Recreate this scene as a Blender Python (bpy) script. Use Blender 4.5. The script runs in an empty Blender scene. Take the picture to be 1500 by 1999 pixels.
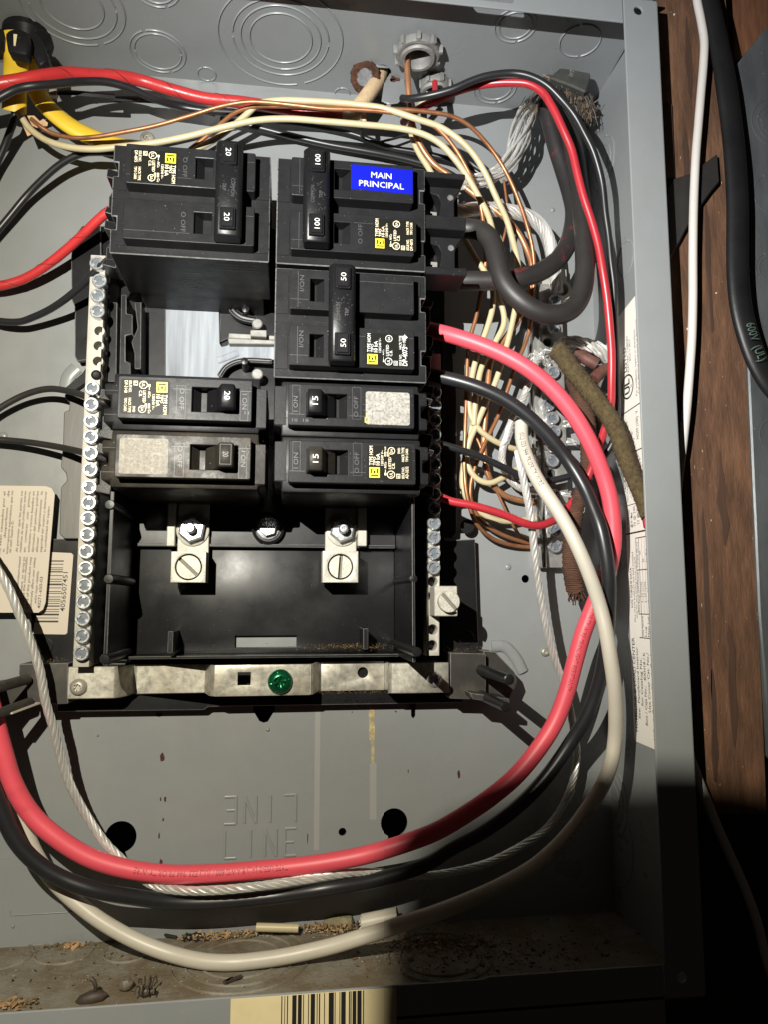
import bpy, bmesh, math, random
from mathutils import Vector, Matrix
random.seed(7)
rad = math.radians
sc = bpy.context.scene
S = 0.000925                      # scene metres per drawing unit (about a millimetre)
F = 1450.0; DB = 430.0            # focal length in photo pixels, camera distance from the back sheet

# ---------------------------------------------------------------- camera
_X = Vector((10800, 170, F)).normalized()
_U = Vector((-5.8, -12000, F)); _U = (_U - _X * _U.dot(_X)).normalized()
_O = _X.cross(_U)
if _O.z > 0: _O = -_O
def W(v): return Vector((v[0] * S, -v[2] * S, v[1] * S))       # panel (x, y, out) -> world
cam_d = bpy.data.cameras.new('camera'); cam = bpy.data.objects.new('camera', cam_d)
sc.collection.objects.link(cam); sc.camera = cam
cam_d.sensor_fit = 'VERTICAL'; cam_d.sensor_height = 36.0; cam_d.lens = F / 1999 * 36
cam_d.clip_start = 0.005; cam_d.clip_end = 50
def _ax(i): return Vector((_X[i], -_O[i], _U[i]))
r_, u_, b_ = _ax(0), -_ax(1), -_ax(2)
M4 = Matrix((r_, u_, b_)).transposed().to_4x4(); M4.translation = W((0, 0, DB))
cam.matrix_world = M4

# ---------------------------------------------------------------- world and lamps
wd = bpy.data.worlds.new('World'); sc.world = wd; wd.use_nodes = True
wd.node_tree.nodes['Background'].inputs[0].default_value = (0.9, 0.75, 0.6, 1)
wd.node_tree.nodes['Background'].inputs[1].default_value = 0.011
LX, LY, LD = -104.0, 126.0, 427.0
def spot(name, power, col, ang, blend, tgt, r=0.8):
    l = bpy.data.lights.new(name, 'SPOT'); l.energy = power; l.color = col; l.spot_size = rad(ang); l.spot_blend = blend
    l.shadow_soft_size = r * S
    o = bpy.data.objects.new(name, l); sc.collection.objects.link(o)
    o.location = W((LX, LY, LD)); dv = W(tgt) - o.location
    o.rotation_euler = dv.to_track_quat('-Z', 'Y').to_euler()
    return o
spot('flashlight_hot_spot', 9.8, (0.90, 0.94, 1.0), 82, 1.0, (105, 215, 70))
spot('flashlight_spill', 9.0, (1.0, 0.925, 0.745), 130, 0.85, (-20, -10, 40))
sc.view_settings.view_transform = 'Standard'; sc.view_settings.look = 'None'
sc.view_settings.exposure = 0.0; sc.view_settings.gamma = 1.0

# ---------------------------------------------------------------- helpers
def at(px, py, d):
    rx = (px - 750) * _X.x + (py - 999.5) * _X.y + F * _X.z
    ru = (px - 750) * _U.x + (py - 999.5) * _U.y + F * _U.z
    ro = (px - 750) * _O.x + (py - 999.5) * _O.y + F * _O.z
    t = (d - DB) / ro
    return Vector((rx * t, ru * t, d))
def ray(px, py, axis, val):        # meet the plane x = val (axis 0) or y = val (axis 1)
    rx = (px - 750) * _X.x + (py - 999.5) * _X.y + F * _X.z
    ru = (px - 750) * _U.x + (py - 999.5) * _U.y + F * _U.z
    ro = (px - 750) * _O.x + (py - 999.5) * _O.y + F * _O.z
    t = val / (rx, ru)[axis]
    return Vector((rx * t, ru * t, DB + ro * t))

def thing(name, label, cat, loc=(0, 0, 0), group=None, kind=None):
    o = bpy.data.objects.new(name, None); sc.collection.objects.link(o)
    o.empty_display_size = 0.01
    o.location = W(loc); o['org'] = list(loc)
    if label: o['label'] = label
    if cat: o['category'] = cat
    if group: o['group'] = group
    if kind: o['kind'] = kind
    return o
def tag(o, label=None, cat=None, group=None, kind=None):
    if label: o['label'] = label
    if cat: o['category'] = cat
    if group: o['group'] = group
    if kind: o['kind'] = kind
    return o

class MB:
    def __init__(s, T=None): s.bm = bmesh.new(); s.T = T or (lambda v: Vector(v))
    def v(s, p): return s.bm.verts.new(s.T(p))
    def face(s, vs, mi=0):
        try: f = s.bm.faces.new(vs); f.material_index = mi; return f
        except ValueError: return None
    def box(s, a, b, mi=0):
        x0, x1 = sorted((a[0], b[0])); y0, y1 = sorted((a[1], b[1])); z0, z1 = sorted((a[2], b[2]))
        v = [s.v((x, y, z)) for z in (z0, z1) for y in (y0, y1) for x in (x0, x1)]
        for q in ((0, 2, 3, 1), (4, 5, 7, 6), (0, 1, 5, 4), (2, 6, 7, 3), (0, 4, 6, 2), (1, 3, 7, 5)): s.face([v[i] for i in q], mi)
        return s
    def prism(s, poly, a, b, axis=2, mi=0):
        def P(p, h):
            if axis == 2: return (p[0], p[1], h)
            if axis == 1: return (p[0], h, p[1])
            return (h, p[0], p[1])
        A = [s.v(P(p, a)) for p in poly]; B = [s.v(P(p, b)) for p in poly]
        n = len(poly); s.face(A[::-1], mi); s.face(B, mi)
        for i in range(n): s.face([A[i], A[(i + 1) % n], B[(i + 1) % n], B[i]], mi)
        return s
    def lathe(s, c, prof, n=24, ax=(0, 0, 1), mi=0, cap=True, a0=0.0, wob=0.0):
        ax = Vector(ax).normalized(); t = Vector((0, 1, 0)) if abs(ax.y) < .9 else Vector((1, 0, 0))
        e1 = t.cross(ax).normalized(); e2 = ax.cross(e1); c = Vector(c); rings = []
        for r, h in prof:
            rings.append([s.v(c + ax * h + (e1 * math.cos(a0 + 2 * math.pi * k / n) + e2 * math.sin(a0 + 2 * math.pi * k / n)) * r * (1 + random.uniform(-wob, wob))) for k in range(n)])
        for i in range(len(rings) - 1):
            for k in range(n): s.face([rings[i][k], rings[i][(k + 1) % n], rings[i + 1][(k + 1) % n], rings[i + 1][k]], mi)
        if cap:
            s.face(rings[0][::-1], mi); s.face(rings[-1], mi)
        return s
    def tube(s, pts, r, n=10, mi=0, cap=True, flat=1.0, up=None, rf=None):
        N = len(pts); nrm = None; rings = []
        for i, p in enumerate(pts):
            t = (pts[min(i + 1, N - 1)] - pts[max(i - 1, 0)])
            t = t.normalized() if t.length > 1e-9 else Vector((1, 0, 0))
            if up is not None: nrm = Vector(up) - t * t.dot(Vector(up)); nrm.normalize()
            elif nrm is None:
                q = Vector((0, 0, 1)) if abs(t.z) < .9 else Vector((1, 0, 0)); nrm = (q - t * t.dot(q)).normalized()
            else:
                nrm = nrm - t * t.dot(nrm); nrm.normalize()
            b = t.cross(nrm); rr = r if rf is None else r * rf(i / max(1, N - 1), i)
            rings.append([s.v(p + (nrm * math.cos(2 * math.pi * k / n) * flat + b * math.sin(2 * math.pi * k / n)) * rr) for k in range(n)])
        for i in range(N - 1):
            for k in range(n): s.face([rings[i][k], rings[i][(k + 1) % n], rings[i + 1][(k + 1) % n], rings[i + 1][k]], mi)
        if cap: s.face(rings[0][::-1], mi); s.face(rings[-1], mi)
        return s
    def bevel(s, w, seg=1, mi=None, ang=25):
        bmesh.ops.recalc_face_normals(s.bm, faces=s.bm.faces)
        es = [e for e in s.bm.edges if len(e.link_faces) == 2 and e.calc_face_angle(0) > rad(ang)]
        r = bmesh.ops.bevel(s.bm, geom=es, offset=w, segments=seg, profile=.5, affect='EDGES', clamp_overlap=True)
        if mi is not None:
            for f in r['faces']: f.material_index = mi
        return s
    def text(s, body, o, ex, ey, size, bold=0.0, align='LEFT', fit=None, lift=None, mi=0, warp=None):
        vs, fs, w = glyphs(body, bold)
        if not vs: return s
        ex = Vector(ex); ey = Vector(ey); o = Vector(o); kx = size
        if fit: kx = fit / w
        off = {'LEFT': 0, 'CENTER': -w / 2, 'RIGHT': -w}[align]
        V = []
        for x, y in vs:
            if warp: V.append(s.v(warp((x + off) * kx, y * size)))
            else: V.append(s.v(o + ex * (x + off) * kx + ey * y * size))
        for f in fs: s.face([V[i] for i in f], mi)
        return s
    def pieces(s, name, mats, parent=None, smooth=35):
        bm = s.bm; bm.verts.index_update(); seen = set(); out = []
        for v0 in list(bm.verts):
            if v0 in seen: continue
            comp = [v0]; seen.add(v0)
            for v in comp:
                for e in v.link_edges:
                    w = e.other_vert(v)
                    if w not in seen: seen.add(w); comp.append(w)
            m = MB(); mp = {v: m.bm.verts.new(v.co) for v in comp}
            for f in {f for v in comp for f in v.link_faces}:
                q = m.bm.faces.new([mp[v] for v in f.verts]); q.material_index = f.material_index
            out.append(m.build(name, mats, parent, smooth))
        bm.free(); return out
    def build(s, name, mats, parent=None, smooth=35, recalc=True, org=None):
        if recalc: bmesh.ops.recalc_face_normals(s.bm, faces=s.bm.faces)
        base = Vector(parent_org(parent)); org = Vector(org) if org is not None else base
        for v in s.bm.verts: v.co = W(v.co - org)
        me = bpy.data.meshes.new(name); s.bm.to_mesh(me); s.bm.free()
        for m in (mats if isinstance(mats, (list, tuple)) else [mats]): me.materials.append(m)
        if smooth:
            for p in me.polygons: p.use_smooth = True
            me.set_sharp_from_angle(angle=rad(smooth))
        o = bpy.data.objects.new(name, me); sc.collection.objects.link(o)
        if parent is not None: o.parent = parent
        if (org - base).length > 0: o.location = W(org - base); o['org'] = list(org - base)
        return o
def parent_org(p):
    o = Vector((0, 0, 0))
    while p is not None:
        if 'org' in p.keys(): o += Vector(p['org'])
        p = p.parent
    return o
_gl = {}
def glyphs(body, bold):
    k = (body, bold)
    if k not in _gl:
        cu = bpy.data.curves.new('t', 'FONT'); cu.body = body; cu.size = 1.0; cu.resolution_u = 2; cu.offset = bold
        ob = bpy.data.objects.new('t', cu); me = bpy.data.meshes.new_from_object(ob)
        vs = [(v.co.x, v.co.y) for v in me.vertices]; fs = [tuple(p.vertices) for p in me.polygons]
        x0 = min([v[0] for v in vs] or [0]); w = max([v[0] for v in vs] or [1]) - x0
        vs = [((x - x0), y / .72) for x, y in vs]        # cap height becomes 1 unit tall
        _gl[k] = (vs, fs, w)
        bpy.data.objects.remove(ob); bpy.data.curves.remove(cu); bpy.data.meshes.remove(me)
    return _gl[k]
def rrect(x0, y0, x1, y1, r, n=4):
    P = []
    for cx, cy, a in ((x1 - r, y1 - r, 0), (x0 + r, y1 - r, 90), (x0 + r, y0 + r, 180), (x1 - r, y0 + r, 270)):
        for k in range(n + 1): P.append((cx + r * math.cos(rad(a + 90 * k / n)), cy + r * math.sin(rad(a + 90 * k / n))))
    return P
def circ(x, y, r, n=24, ry=None): return [(x + r * math.cos(2 * math.pi * k / n), y + (ry or r) * math.sin(2 * math.pi * k / n)) for k in range(n)]
def plate(mb, outer, holes, d0, d1, bev=0.0, mi=0, axis=2):
    """a sheet with holes: filled 2D curve, extruded and rounded"""
    cu = bpy.data.curves.new('p', 'CURVE'); cu.dimensions = '2D'; cu.fill_mode = 'BOTH'
    cu.extrude = max(0.0, (d1 - d0) / 2 - bev); cu.bevel_depth = bev; cu.bevel_resolution = 1; cu.offset = -bev
    for poly in [outer] + list(holes):
        sp = cu.splines.new('POLY'); sp.points.add(len(poly) - 1); sp.use_cyclic_u = True
        for i, p in enumerate(poly): sp.points[i].co = (p[0], p[1], 0, 1)
    ob = bpy.data.objects.new('p', cu); me = bpy.data.meshes.new_from_object(ob); zc = (d0 + d1) / 2
    def P(c):
        if axis == 2: return (c.x, c.y, c.z + zc)
        if axis == 1: return (c.x, c.z + zc, c.y)
        return (c.z + zc, c.x, c.y)
    V = [mb.v(P(v.co)) for v in me.vertices]
    for p in me.polygons: mb.face([V[i] for i in p.vertices], mi)
    bmesh.ops.remove_doubles(mb.bm, verts=V, dist=1e-4)
    bpy.data.objects.remove(ob); bpy.data.curves.remove(cu); bpy.data.meshes.remove(me)
    return mb
def spline(P, step=1.6):
    P = [Vector(p) for p in P]; out = []; n = len(P)
    for i in range(n - 1):
        p0 = P[i - 1] if i else P[0] * 2 - P[1]; p1, p2 = P[i], P[i + 1]; p3 = P[i + 2] if i + 2 < n else P[-1] * 2 - P[-2]
        d1 = max((p1 - p0).length, 1e-3) ** .5; d2 = max((p2 - p1).length, 1e-3) ** .5; d3 = max((p3 - p2).length, 1e-3) ** .5
        m1 = ((p1 - p0) / d1 - (p2 - p0) / (d1 + d2) + (p2 - p1) / d2) * d2
        m2 = ((p2 - p1) / d2 - (p3 - p1) / (d2 + d3) + (p3 - p2) / d3) * d2
        k = max(2, int((p2 - p1).length / step))
        for j in range(k):
            t = j / k; t2, t3 = t * t, t * t * t
            out.append(p1 * (2 * t3 - 3 * t2 + 1) + m1 * (t3 - 2 * t2 + t) + p2 * (-2 * t3 + 3 * t2) + m2 * (t3 - t2))
    out.append(P[-1]); return out
def path(L, step=1.6): return spline([at(*p) for p in L], step)
def wire_text(pts, r, s0, body, size, ang=0.0, bold=0.0):
    cum = [0.0]
    for i in range(1, len(pts)): cum.append(cum[-1] + (pts[i] - pts[i - 1]).length)
    def warp(x, y):
        s = min(max(s0 + x, 0), cum[-1] - 1e-4); lo = 0; hi = len(cum) - 1
        while hi - lo > 1:
            m = (lo + hi) // 2
            if cum[m] <= s: lo = m
            else: hi = m
        f = (s - cum[lo]) / max(1e-6, cum[hi] - cum[lo]); c = pts[lo].lerp(pts[hi], f)
        a, b = pts[max(0, lo - 1)], pts[min(len(pts) - 1, hi + 1)]; t = (b - a).normalized()
        n = Vector((0, 0, 1)); n = (n - t * t.dot(n)).normalized(); up = n.cross(t)
        th = ang + (y - size / 2) / r
        return c + (n * math.cos(th) + up * math.sin(th)) * (r + .06)
    mb = MB(); mb.text(body, (0, 0, 0), (1, 0, 0), (0, 1, 0), size, bold, warp=warp); return mb
def strands(mb, pts, R, n, L, rs, core=True, k=5, loose=0.0):
    ph = [random.uniform(-.12, .12) for _ in range(n)]; N = len(pts); lines = [[] for _ in range(n)]; nrm = None; s = 0
    for i, p in enumerate(pts):
        t = (pts[min(i + 1, N - 1)] - pts[max(i - 1, 0)]).normalized()
        if i: s += (p - pts[i - 1]).length
        if nrm is None: q = Vector((0, 0, 1)) if abs(t.z) < .9 else Vector((1, 0, 0)); nrm = (q - t * t.dot(q)).normalized()
        else: nrm = (nrm - t * t.dot(nrm)).normalized()
        b = t.cross(nrm)
        for j in range(n):
            a = 2 * math.pi * (j / n + s / L) + ph[j]; rr = R * (1 + loose * math.sin(s * .35 + j * 2.4))
            lines[j].append(p + (nrm * math.cos(a) + b * math.sin(a)) * rr)
    for l in lines: mb.tube(l, rs, k)
    if core: mb.tube(pts, R * .8, 8)
    return mb

# ---------------------------------------------------------------- materials
def mat(name, col, rough=.5, metal=0.0, var=0.0, vs=60, bump=0.0, bs=300, spec=.5, dirt=None, dcol=(.05, .035, .02), ds=40, dth=.6, dw=.1,
        specks=0.0, scol=(.35, .34, .32), coat=0.0, stretch=None, rvar=0.0, wave=None, aniso=0.0, sss=0.0):
    m = bpy.data.materials.new(name); m.use_nodes = True; nt = m.node_tree; N = nt.nodes; Lk = nt.links
    b = N['Principled BSDF']; b.inputs['Base Color'].default_value = (*col, 1); b.inputs['Roughness'].default_value = rough
    b.inputs['Metallic'].default_value = metal; b.inputs['Specular IOR Level'].default_value = spec
    b.inputs['Coat Weight'].default_value = coat; b.inputs['Coat Roughness'].default_value = .15
    tc = N.new('ShaderNodeTexCoord'); mp = N.new('ShaderNodeMapping'); Lk.new(tc.outputs['Object'], mp.inputs[0])
    if stretch: mp.inputs['Scale'].default_value = stretch
    src = mp.outputs[0]; color = None
    def noise(scale, det=4, ro=.6):
        n = N.new('ShaderNodeTexNoise'); n.inputs['Scale'].default_value = scale; n.inputs['Detail'].default_value = det
        n.inputs['Roughness'].default_value = ro; Lk.new(src, n.inputs['Vector']); return n.outputs['Fac']
    def ramp(fac, a, bb, ca=(0, 0, 0, 1), cb=(1, 1, 1, 1)):
        r = N.new('ShaderNodeValToRGB'); r.color_ramp.elements[0].position = a; r.color_ramp.elements[1].position = bb
        r.color_ramp.elements[0].color = ca; r.color_ramp.elements[1].color = cb; Lk.new(fac, r.inputs[0]); return r.outputs[0]
    def mix(fac, a, bb):
        x = N.new('ShaderNodeMix'); x.data_type = 'RGBA'; Lk.new(fac, x.inputs[0])
        for i, q in ((6, a), (7, bb)):
            if isinstance(q, tuple): x.inputs[i].default_value = (*q, 1)
            else: Lk.new(q, x.inputs[i])
        return x.outputs[2]
    if var:
        f = noise(vs); color = ramp(f, .25, .75, tuple(c * (1 - var) for c in col) + (1,), tuple(min(1, c * (1 + var)) for c in col) + (1,))
    if dirt:
        f = ramp(noise(ds, 6, .7), dth - dw, dth + dw); 
        mm = N.new('ShaderNodeMath'); mm.operation = 'MULTIPLY'; Lk.new(f, mm.inputs[0]); mm.inputs[1].default_value = dirt
        color = mix(mm.outputs[0], color or col, dcol)
    if specks:
        f = ramp(noise(1100, 2, .5), .735, .765)
        mm = N.new('ShaderNodeMath'); mm.operation = 'MULTIPLY'; Lk.new(f, mm.inputs[0]); mm.inputs[1].default_value = specks
        color = mix(mm.outputs[0], color or col, scol)
    if color is not None: Lk.new(color, b.inputs['Base Color'])
    if rvar:
        f = noise(vs * 1.7); r = N.new('ShaderNodeMapRange'); Lk.new(f, r.inputs[0]); r.inputs[1].default_value = .3; r.inputs[2].default_value = .7
        r.inputs[3].default_value = max(.03, rough - rvar); r.inputs[4].default_value = min(1, rough + rvar); Lk.new(r.outputs[0], b.inputs['Roughness'])
    if bump or wave:
        bp = N.new('ShaderNodeBump'); bp.inputs['Strength'].default_value = bump or wave[1]; bp.inputs['Distance'].default_value = .0006
        if wave:
            w = N.new('ShaderNodeTexWave'); w.inputs['Scale'].default_value = wave[0]; w.inputs['Distortion'].default_value = wave[2]; w.inputs['Detail'].default_value = 2
            w.bands_direction = wave[3] if len(wave) > 3 else 'Z'
            Lk.new(src, w.inputs['Vector']); Lk.new(w.outputs['Fac'], bp.inputs['Height'])
        else: Lk.new(noise(bs, 3), bp.inputs['Height'])
        Lk.new(bp.outputs[0], b.inputs['Normal'])
    return m
paint = mat('grey_enamel', (.235, .248, .255), .34, var=.045, vs=18, bump=.09, bs=200, rvar=.13, specks=.4, scol=(.42, .42, .40), dirt=.22, dcol=(.17, .165, .145), ds=16, dth=.55, dw=.15)
paint_dirty = mat('dusty_grey_enamel', (.25, .24, .205), .7, var=.14, vs=90, bump=.6, bs=500, dirt=.85, dcol=(.125, .090, .048), ds=38, dth=.45, dw=.14, specks=.8, scol=(.4, .37, .3))
plast = mat('black_plastic', (.013, .013, .014), .38, spec=.15, var=.2, vs=80, bump=.05, bs=700, rvar=.08, specks=.6, scol=(.22, .22, .22))
plast_old = mat('old_scuffed_plastic', (.022, .0195, .016), .40, spec=.13, var=.35, vs=60, bump=.10, bs=900, rvar=.12, specks=.9, scol=(.25, .22, .18), dirt=.5, dcol=(.06, .045, .028), ds=70, dth=.58)
plast_worn = mat('worn_plastic_edge', (.13, .13, .13), .55, var=.4, vs=400)
plast_sm = mat('smooth_black_plastic', (.011, .011, .012), .34, spec=.26, var=.2, vs=30, bump=.22, bs=22, rvar=.07, specks=.35, scol=(.2, .2, .2))
plast_deep = mat('handle_plastic', (.008, .008, .009), .34, spec=.2, bump=.08, bs=900, specks=.3)
plast_mark = mat('moulded_mark', (.05, .05, .052), .45)
zinc = mat('zinc_plate', (.42, .405, .35), .45, metal=.5, var=.42, vs=240, bump=.10, bs=500, rvar=.12, dirt=.35, dcol=(.30, .20, .10), ds=60, dth=.62)
alum = mat('tinned_aluminium', (.43, .41, .36), .58, metal=.2, var=.12, vs=200, bump=.10, bs=900, rvar=.08)
steel = mat('bright_screw_steel', (.58, .60, .62), .28, metal=.75, var=.12, vs=400, rvar=.08)
busal = mat('bus_plate_aluminium', (.27, .29, .32), .66, spec=.06, var=.45, vs=55, bump=.10, bs=120, stretch=(3, 1, .22), rvar=.08, specks=.5, scol=(.9, .9, .9))
lugm = mat('lug_aluminium', (.48, .46, .40), .55, metal=.35, var=.18, vs=350, bump=.35, bs=1200, specks=.5, scol=(.25, .22, .16))
cast = mat('cast_zinc', (.25, .245, .235), .6, metal=.3, var=.2, vs=150, bump=.4, bs=500, dirt=.4, dcol=(.2, .18, .16), ds=120)
strandm = mat('bare_aluminium_strand', (.84, .83, .80), .30, metal=.66, var=.12, vs=150)
copper = mat('oxidised_copper', (.34, .15, .07), .40, metal=.55, var=.3, vs=120, rvar=.1)
copper_br = mat('bright_copper', (.46, .22, .11), .38, metal=.55, var=.25, vs=120, bump=.1, bs=700)
cream = mat('cream_insulation', (.49, .42, .255), .42, var=.08, vs=60, dirt=.3, dcol=(.35, .27, .12), ds=90, dth=.62)
white = mat('white_insulation', (.50, .465, .395), .40, var=.05, vs=40, dirt=.35, dcol=(.35, .28, .17), ds=60, dth=.66)
romexw = mat('white_cable_jacket', (.55, .515, .485), .5, var=.05, vs=60, specks=.9, scol=(.15, .16, .25))
redp = mat('pink_red_insulation', (.66, .075, .105), .46, var=.07, vs=30, dirt=.5, dcol=(.35, .02, .03), ds=45, dth=.70)
red = mat('red_insulation', (.40, .024, .034), .34, var=.12, vs=60, dirt=.7, dcol=(.05, .006, .006), ds=110, dth=.70)
redt = mat('red_tape_wrap', (.46, .032, .034), .34, var=.10, vs=50, dirt=.7, dcol=(.06, .008, .008), ds=150, dth=.69, bump=.15, bs=500)
blackw = mat('black_insulation', (.016, .016, .018), .36, var=.2, vs=60, specks=.2)
blackr = mat('dull_black_rubber', (.022, .020, .019), .50, var=.3, vs=50, bump=.08, bs=500, specks=.5, scol=(.15, .13, .1))
blackred = mat('black_rubber_with_red_scuffs', (.022, .020, .020), .48, var=.3, vs=50, dirt=.8, dcol=(.22, .018, .02), ds=70, dth=.60, dw=.04)
yellow = mat('yellow_cable_jacket', (.74, .50, .035), .42, var=.06, vs=40, dirt=.25, dcol=(.3, .2, .02), ds=120, dth=.66)
beige = mat('beige_cloth_jacket', (.58, .43, .26), .75, var=.12, vs=120, bump=.3, bs=700, dirt=.4, dcol=(.25, .16, .08), ds=90)
kraft = mat('kraft_paper', (.58, .38, .22), .8, var=.15, vs=150, bump=.3, bs=500)
clothb = mat('brown_braided_cloth', (.095, .043, .024), .85, var=.35, vs=180, wave=(330, .9, 3.0))
clotho = mat('olive_fuzzy_cloth', (.070, .049, .020), .95, var=.5, vs=420, bump=1.0, bs=1100)
label_c = mat('cream_label', (.52, .465, .39), .5, var=.03, vs=30)
label_w = mat('white_label', (.80, .765, .71), .45, var=.03, vs=30)
label_y = mat('aged_yellow_label', (.70, .60, .36), .5, var=.08, vs=30, dirt=.2, dcol=(.4, .3, .12), ds=40)
label_k = mat('black_label', (.010, .010, .008), .40, spec=.10)
label_blue = mat('blue_label', (.005, .009, .33), .40, spec=.12)
label_faded = mat('faded_silver_label', (.31, .29, .255), .65, spec=.08, var=.25, vs=500, bump=.15, bs=900, dirt=.6, dcol=(.15, .135, .115), ds=900, dth=.56)
steel_dk = mat('slot_shade_steel', (.13, .145, .165), .55, metal=.3, spec=.2)  # darker copy of the screw steel, slot shade put into the colour
lug_dk = mat('lug_slot_shade', (.16, .15, .12), .6)  # lug metal darkened to paint in the shade of the slot
ink = mat('black_ink', (.015, .013, .012), .5)
ink_w = mat('white_print', (.55, .55, .53), .5)
ink_c = mat('cream_print', (.72, .64, .46), .5, var=.2, vs=900)
ink_y = mat('yellow_print', (.75, .62, .03), .45)
rust = mat('rust', (.060, .023, .012), .95, var=.6, vs=300, bump=1.0, bs=700)
green = mat('green_anodised', (.012, .16, .065), .25, metal=.75, var=.25, vs=200, dirt=.4, dcol=(.02, .05, .03), ds=150)
galv = mat('dark_galvanised_sheet', (.105, .112, .118), .45, metal=.35, var=.35, vs=70, bump=.15, bs=600, specks=.9, scol=(.4, .4, .4), stretch=(1, 1, .3))
wood1 = mat('brown_plank', (.145, .070, .036), .85, var=.55, vs=210, bump=.9, bs=500, stretch=(1.0, 1, .22), dirt=.8, dcol=(.055, .025, .013), ds=75, dth=.5, dw=.2, specks=.9, scol=(.5, .42, .3))
wood2 = mat('reddish_plywood', (.16, .064, .028), .75, var=.5, vs=260, bump=.5, bs=360, stretch=(1, 1, .12), dirt=.7, dcol=(.045, .018, .009), ds=70, dth=.5)
wood3 = mat('dark_wood_and_gap', (.05, .024, .014), .8, var=.5, vs=90, bump=.3, bs=180, stretch=(1.2, 1, .12))
dark = mat('void_shade', (.012, .010, .008), .9)  # near-black colour stands in for shade in holes and behind the box
dirtm = mat('brown_grit', (.16, .115, .060), .95, var=.7, vs=400)
dirt2 = mat('tan_wood_chips', (.40, .25, .125), .95, var=.6, vs=160)
dirt3 = mat('pale_grit', (.42, .38, .30), .8, var=.5, vs=300)
dirtk = mat('black_debris', (.02, .016, .012), .9)

# ================================================================ the wall behind
XL, XR, YT, YB, DF = -208.0, 192.5, 318.0, -177.0, 91.0
wall = thing('wall', None, None, (0, 0, -50), kind='structure')
mb = MB(); mb.box((-900, -900, -60), (900, 900, -50)); mb.build('backing', dark, wall)
def pp(pts, d): return [tuple(at(x, y, d)[:2]) for x, y in pts]
for pts, d, th, m in (([(1240, -60), (1418, -60), (1440, 300), (1470, 900), (1496, 1440), (1502, 1592), (1260, 1592)], 72, 26, wood1),
                      ([(1421, -60), (1560, -60), (1590, 900), (1560, 1585), (1507, 1585), (1476, 900), (1446, 300)], 58, 16, wood2)):
    mb = MB(); mb.prism([(max(XR + 4, p[0]), p[1]) for p in pp(pts, d)], d - th, d); mb.bevel(1.2); mb.build('plank', m, wall)
mb = MB(); mb.prism(pp([(1284, 195), (1312, 205), (1318, 350), (1296, 352)], 73), 72.2, 74); mb.bevel(.4); mb.build('gap_shade_strip', wood3, wall)  # dark strip standing in for the shaded gap beside the box
for (x, y, w, h) in ((1340, 330, 3, 30), (1385, 520, 2.2, 44), (1330, 900, 2.6, 36), (1412, 980, 3.2, 26), (1380, 1180, 2.4, 50), (1430, 1330, 3.0, 34), (1395, 1420, 2.2, 30), (1345, 120, 2.0, 28)):
    c = at(x, y, 72); mb = MB(); mb.prism([(c.x + p[0] * random.uniform(.3, 1.2), c.y + p[1] * random.uniform(.8, 1.1)) for p in circ(0, 0, w, 14, h)], 71.6, 72.35); mb.bevel(.15); mb.build('splinter_patch', wood3, wall)
for (x, y, r) in ((1345, 642, .9), (1400, 572, .5), (1318, 28, .6)):
    c = at(x, y, 72.3); mb = MB(); mb.lathe(c, [(r, -.4), (r, 0), (r * .6, .35), (.01, .45)], 8); mb.build('paint_drip', white, wall)

# ================================================================ the steel enclosure
box = thing('electrical_panel_box', 'open grey steel breaker box with knockouts, its front flange running down the right', 'electrical box', (0, 0, 0))
def keyhole(px, py, r, w, l, sx=0.0):
    c = at(px, py, 0); a0 = math.asin(w / r); P = []
    for k in range(25):
        a = -math.pi / 2 + a0 + (2 * math.pi - 2 * a0) * k / 24; P.append((c.x + r * math.cos(a), c.y + r * math.sin(a)))
    P += [(c.x - w + sx, c.y - l + w * .6), (c.x + sx, c.y - l), (c.x + w + sx, c.y - l + w * .6)]
    return P
holes = [keyhole(235, 1634, 8.2, 2.6, 16, 3.2), keyhole(770, 1606, 7.8, 3.3, 17)]
for x, y, r in ((668, 1624, 2.2), (1027, 1130, 2.4)):
    c = at(x, y, 0); holes.append(circ(c.x, c.y, r, 14))
holes.append(pp([(492, 1345), (536, 1345), (536, 1386), (522, 1409), (514, 1411), (506, 1408), (494, 1388)], 0))
holes.append(pp([(803, 1365), (813, 1365), (812, 1398), (808, 1403), (804, 1398)], 0))
mb = MB(); plate(mb, [(XL, YB), (XR, YB), (XR, YT), (XL, YT)], holes, -1.2, 0, .0)
back = mb.build('back_panel', paint, box)
# dimples round the keyholes, pressed ring marks and rivet bumps on the back sheet
mb = MB()
for px, py, r in ((993, 1107, 2.0), (522, 1424, 1.2), (6, 851, 2.4), (1000, 838, 1.6), (980, 842, .9), (190, 1435, .8), (25, 1808, .9), (1080, 410, 1.6)):
    c = at(px, py, 0); mb.lathe(c, [(r, -.1), (r * .95, .3), (r * .7, .75), (r * .35, 1.0), (.02, 1.05)], 14)
mb.pieces('rivet_bump', paint, box, 60)
def ring_bm(mb, c, r, ax, w=.45, h=.28, gaps=(), n=56):
    ax = Vector(ax); t = Vector((0, 1, 0)) if abs(ax.y) < .9 else Vector((1, 0, 0)); e1 = t.cross(ax).normalized(); e2 = ax.cross(e1)
    def seg(a, b):
        k = max(3, int(n * (b - a) / 360)); pts = [c + (e1 * math.cos(rad(a + (b - a) * i / k)) + e2 * math.sin(rad(a + (b - a) * i / k))) * r for i in range(k + 1)]
        mb.tube(pts, w, 6, up=ax, flat=h / w)
    if not gaps: seg(0, 360)
    else:
        g = sorted(gaps)
        for i in range(len(g)): seg(g[i] + 4, (g[(i + 1) % len(g)] + (360 if i == len(g) - 1 else 0)) - 4)
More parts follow.
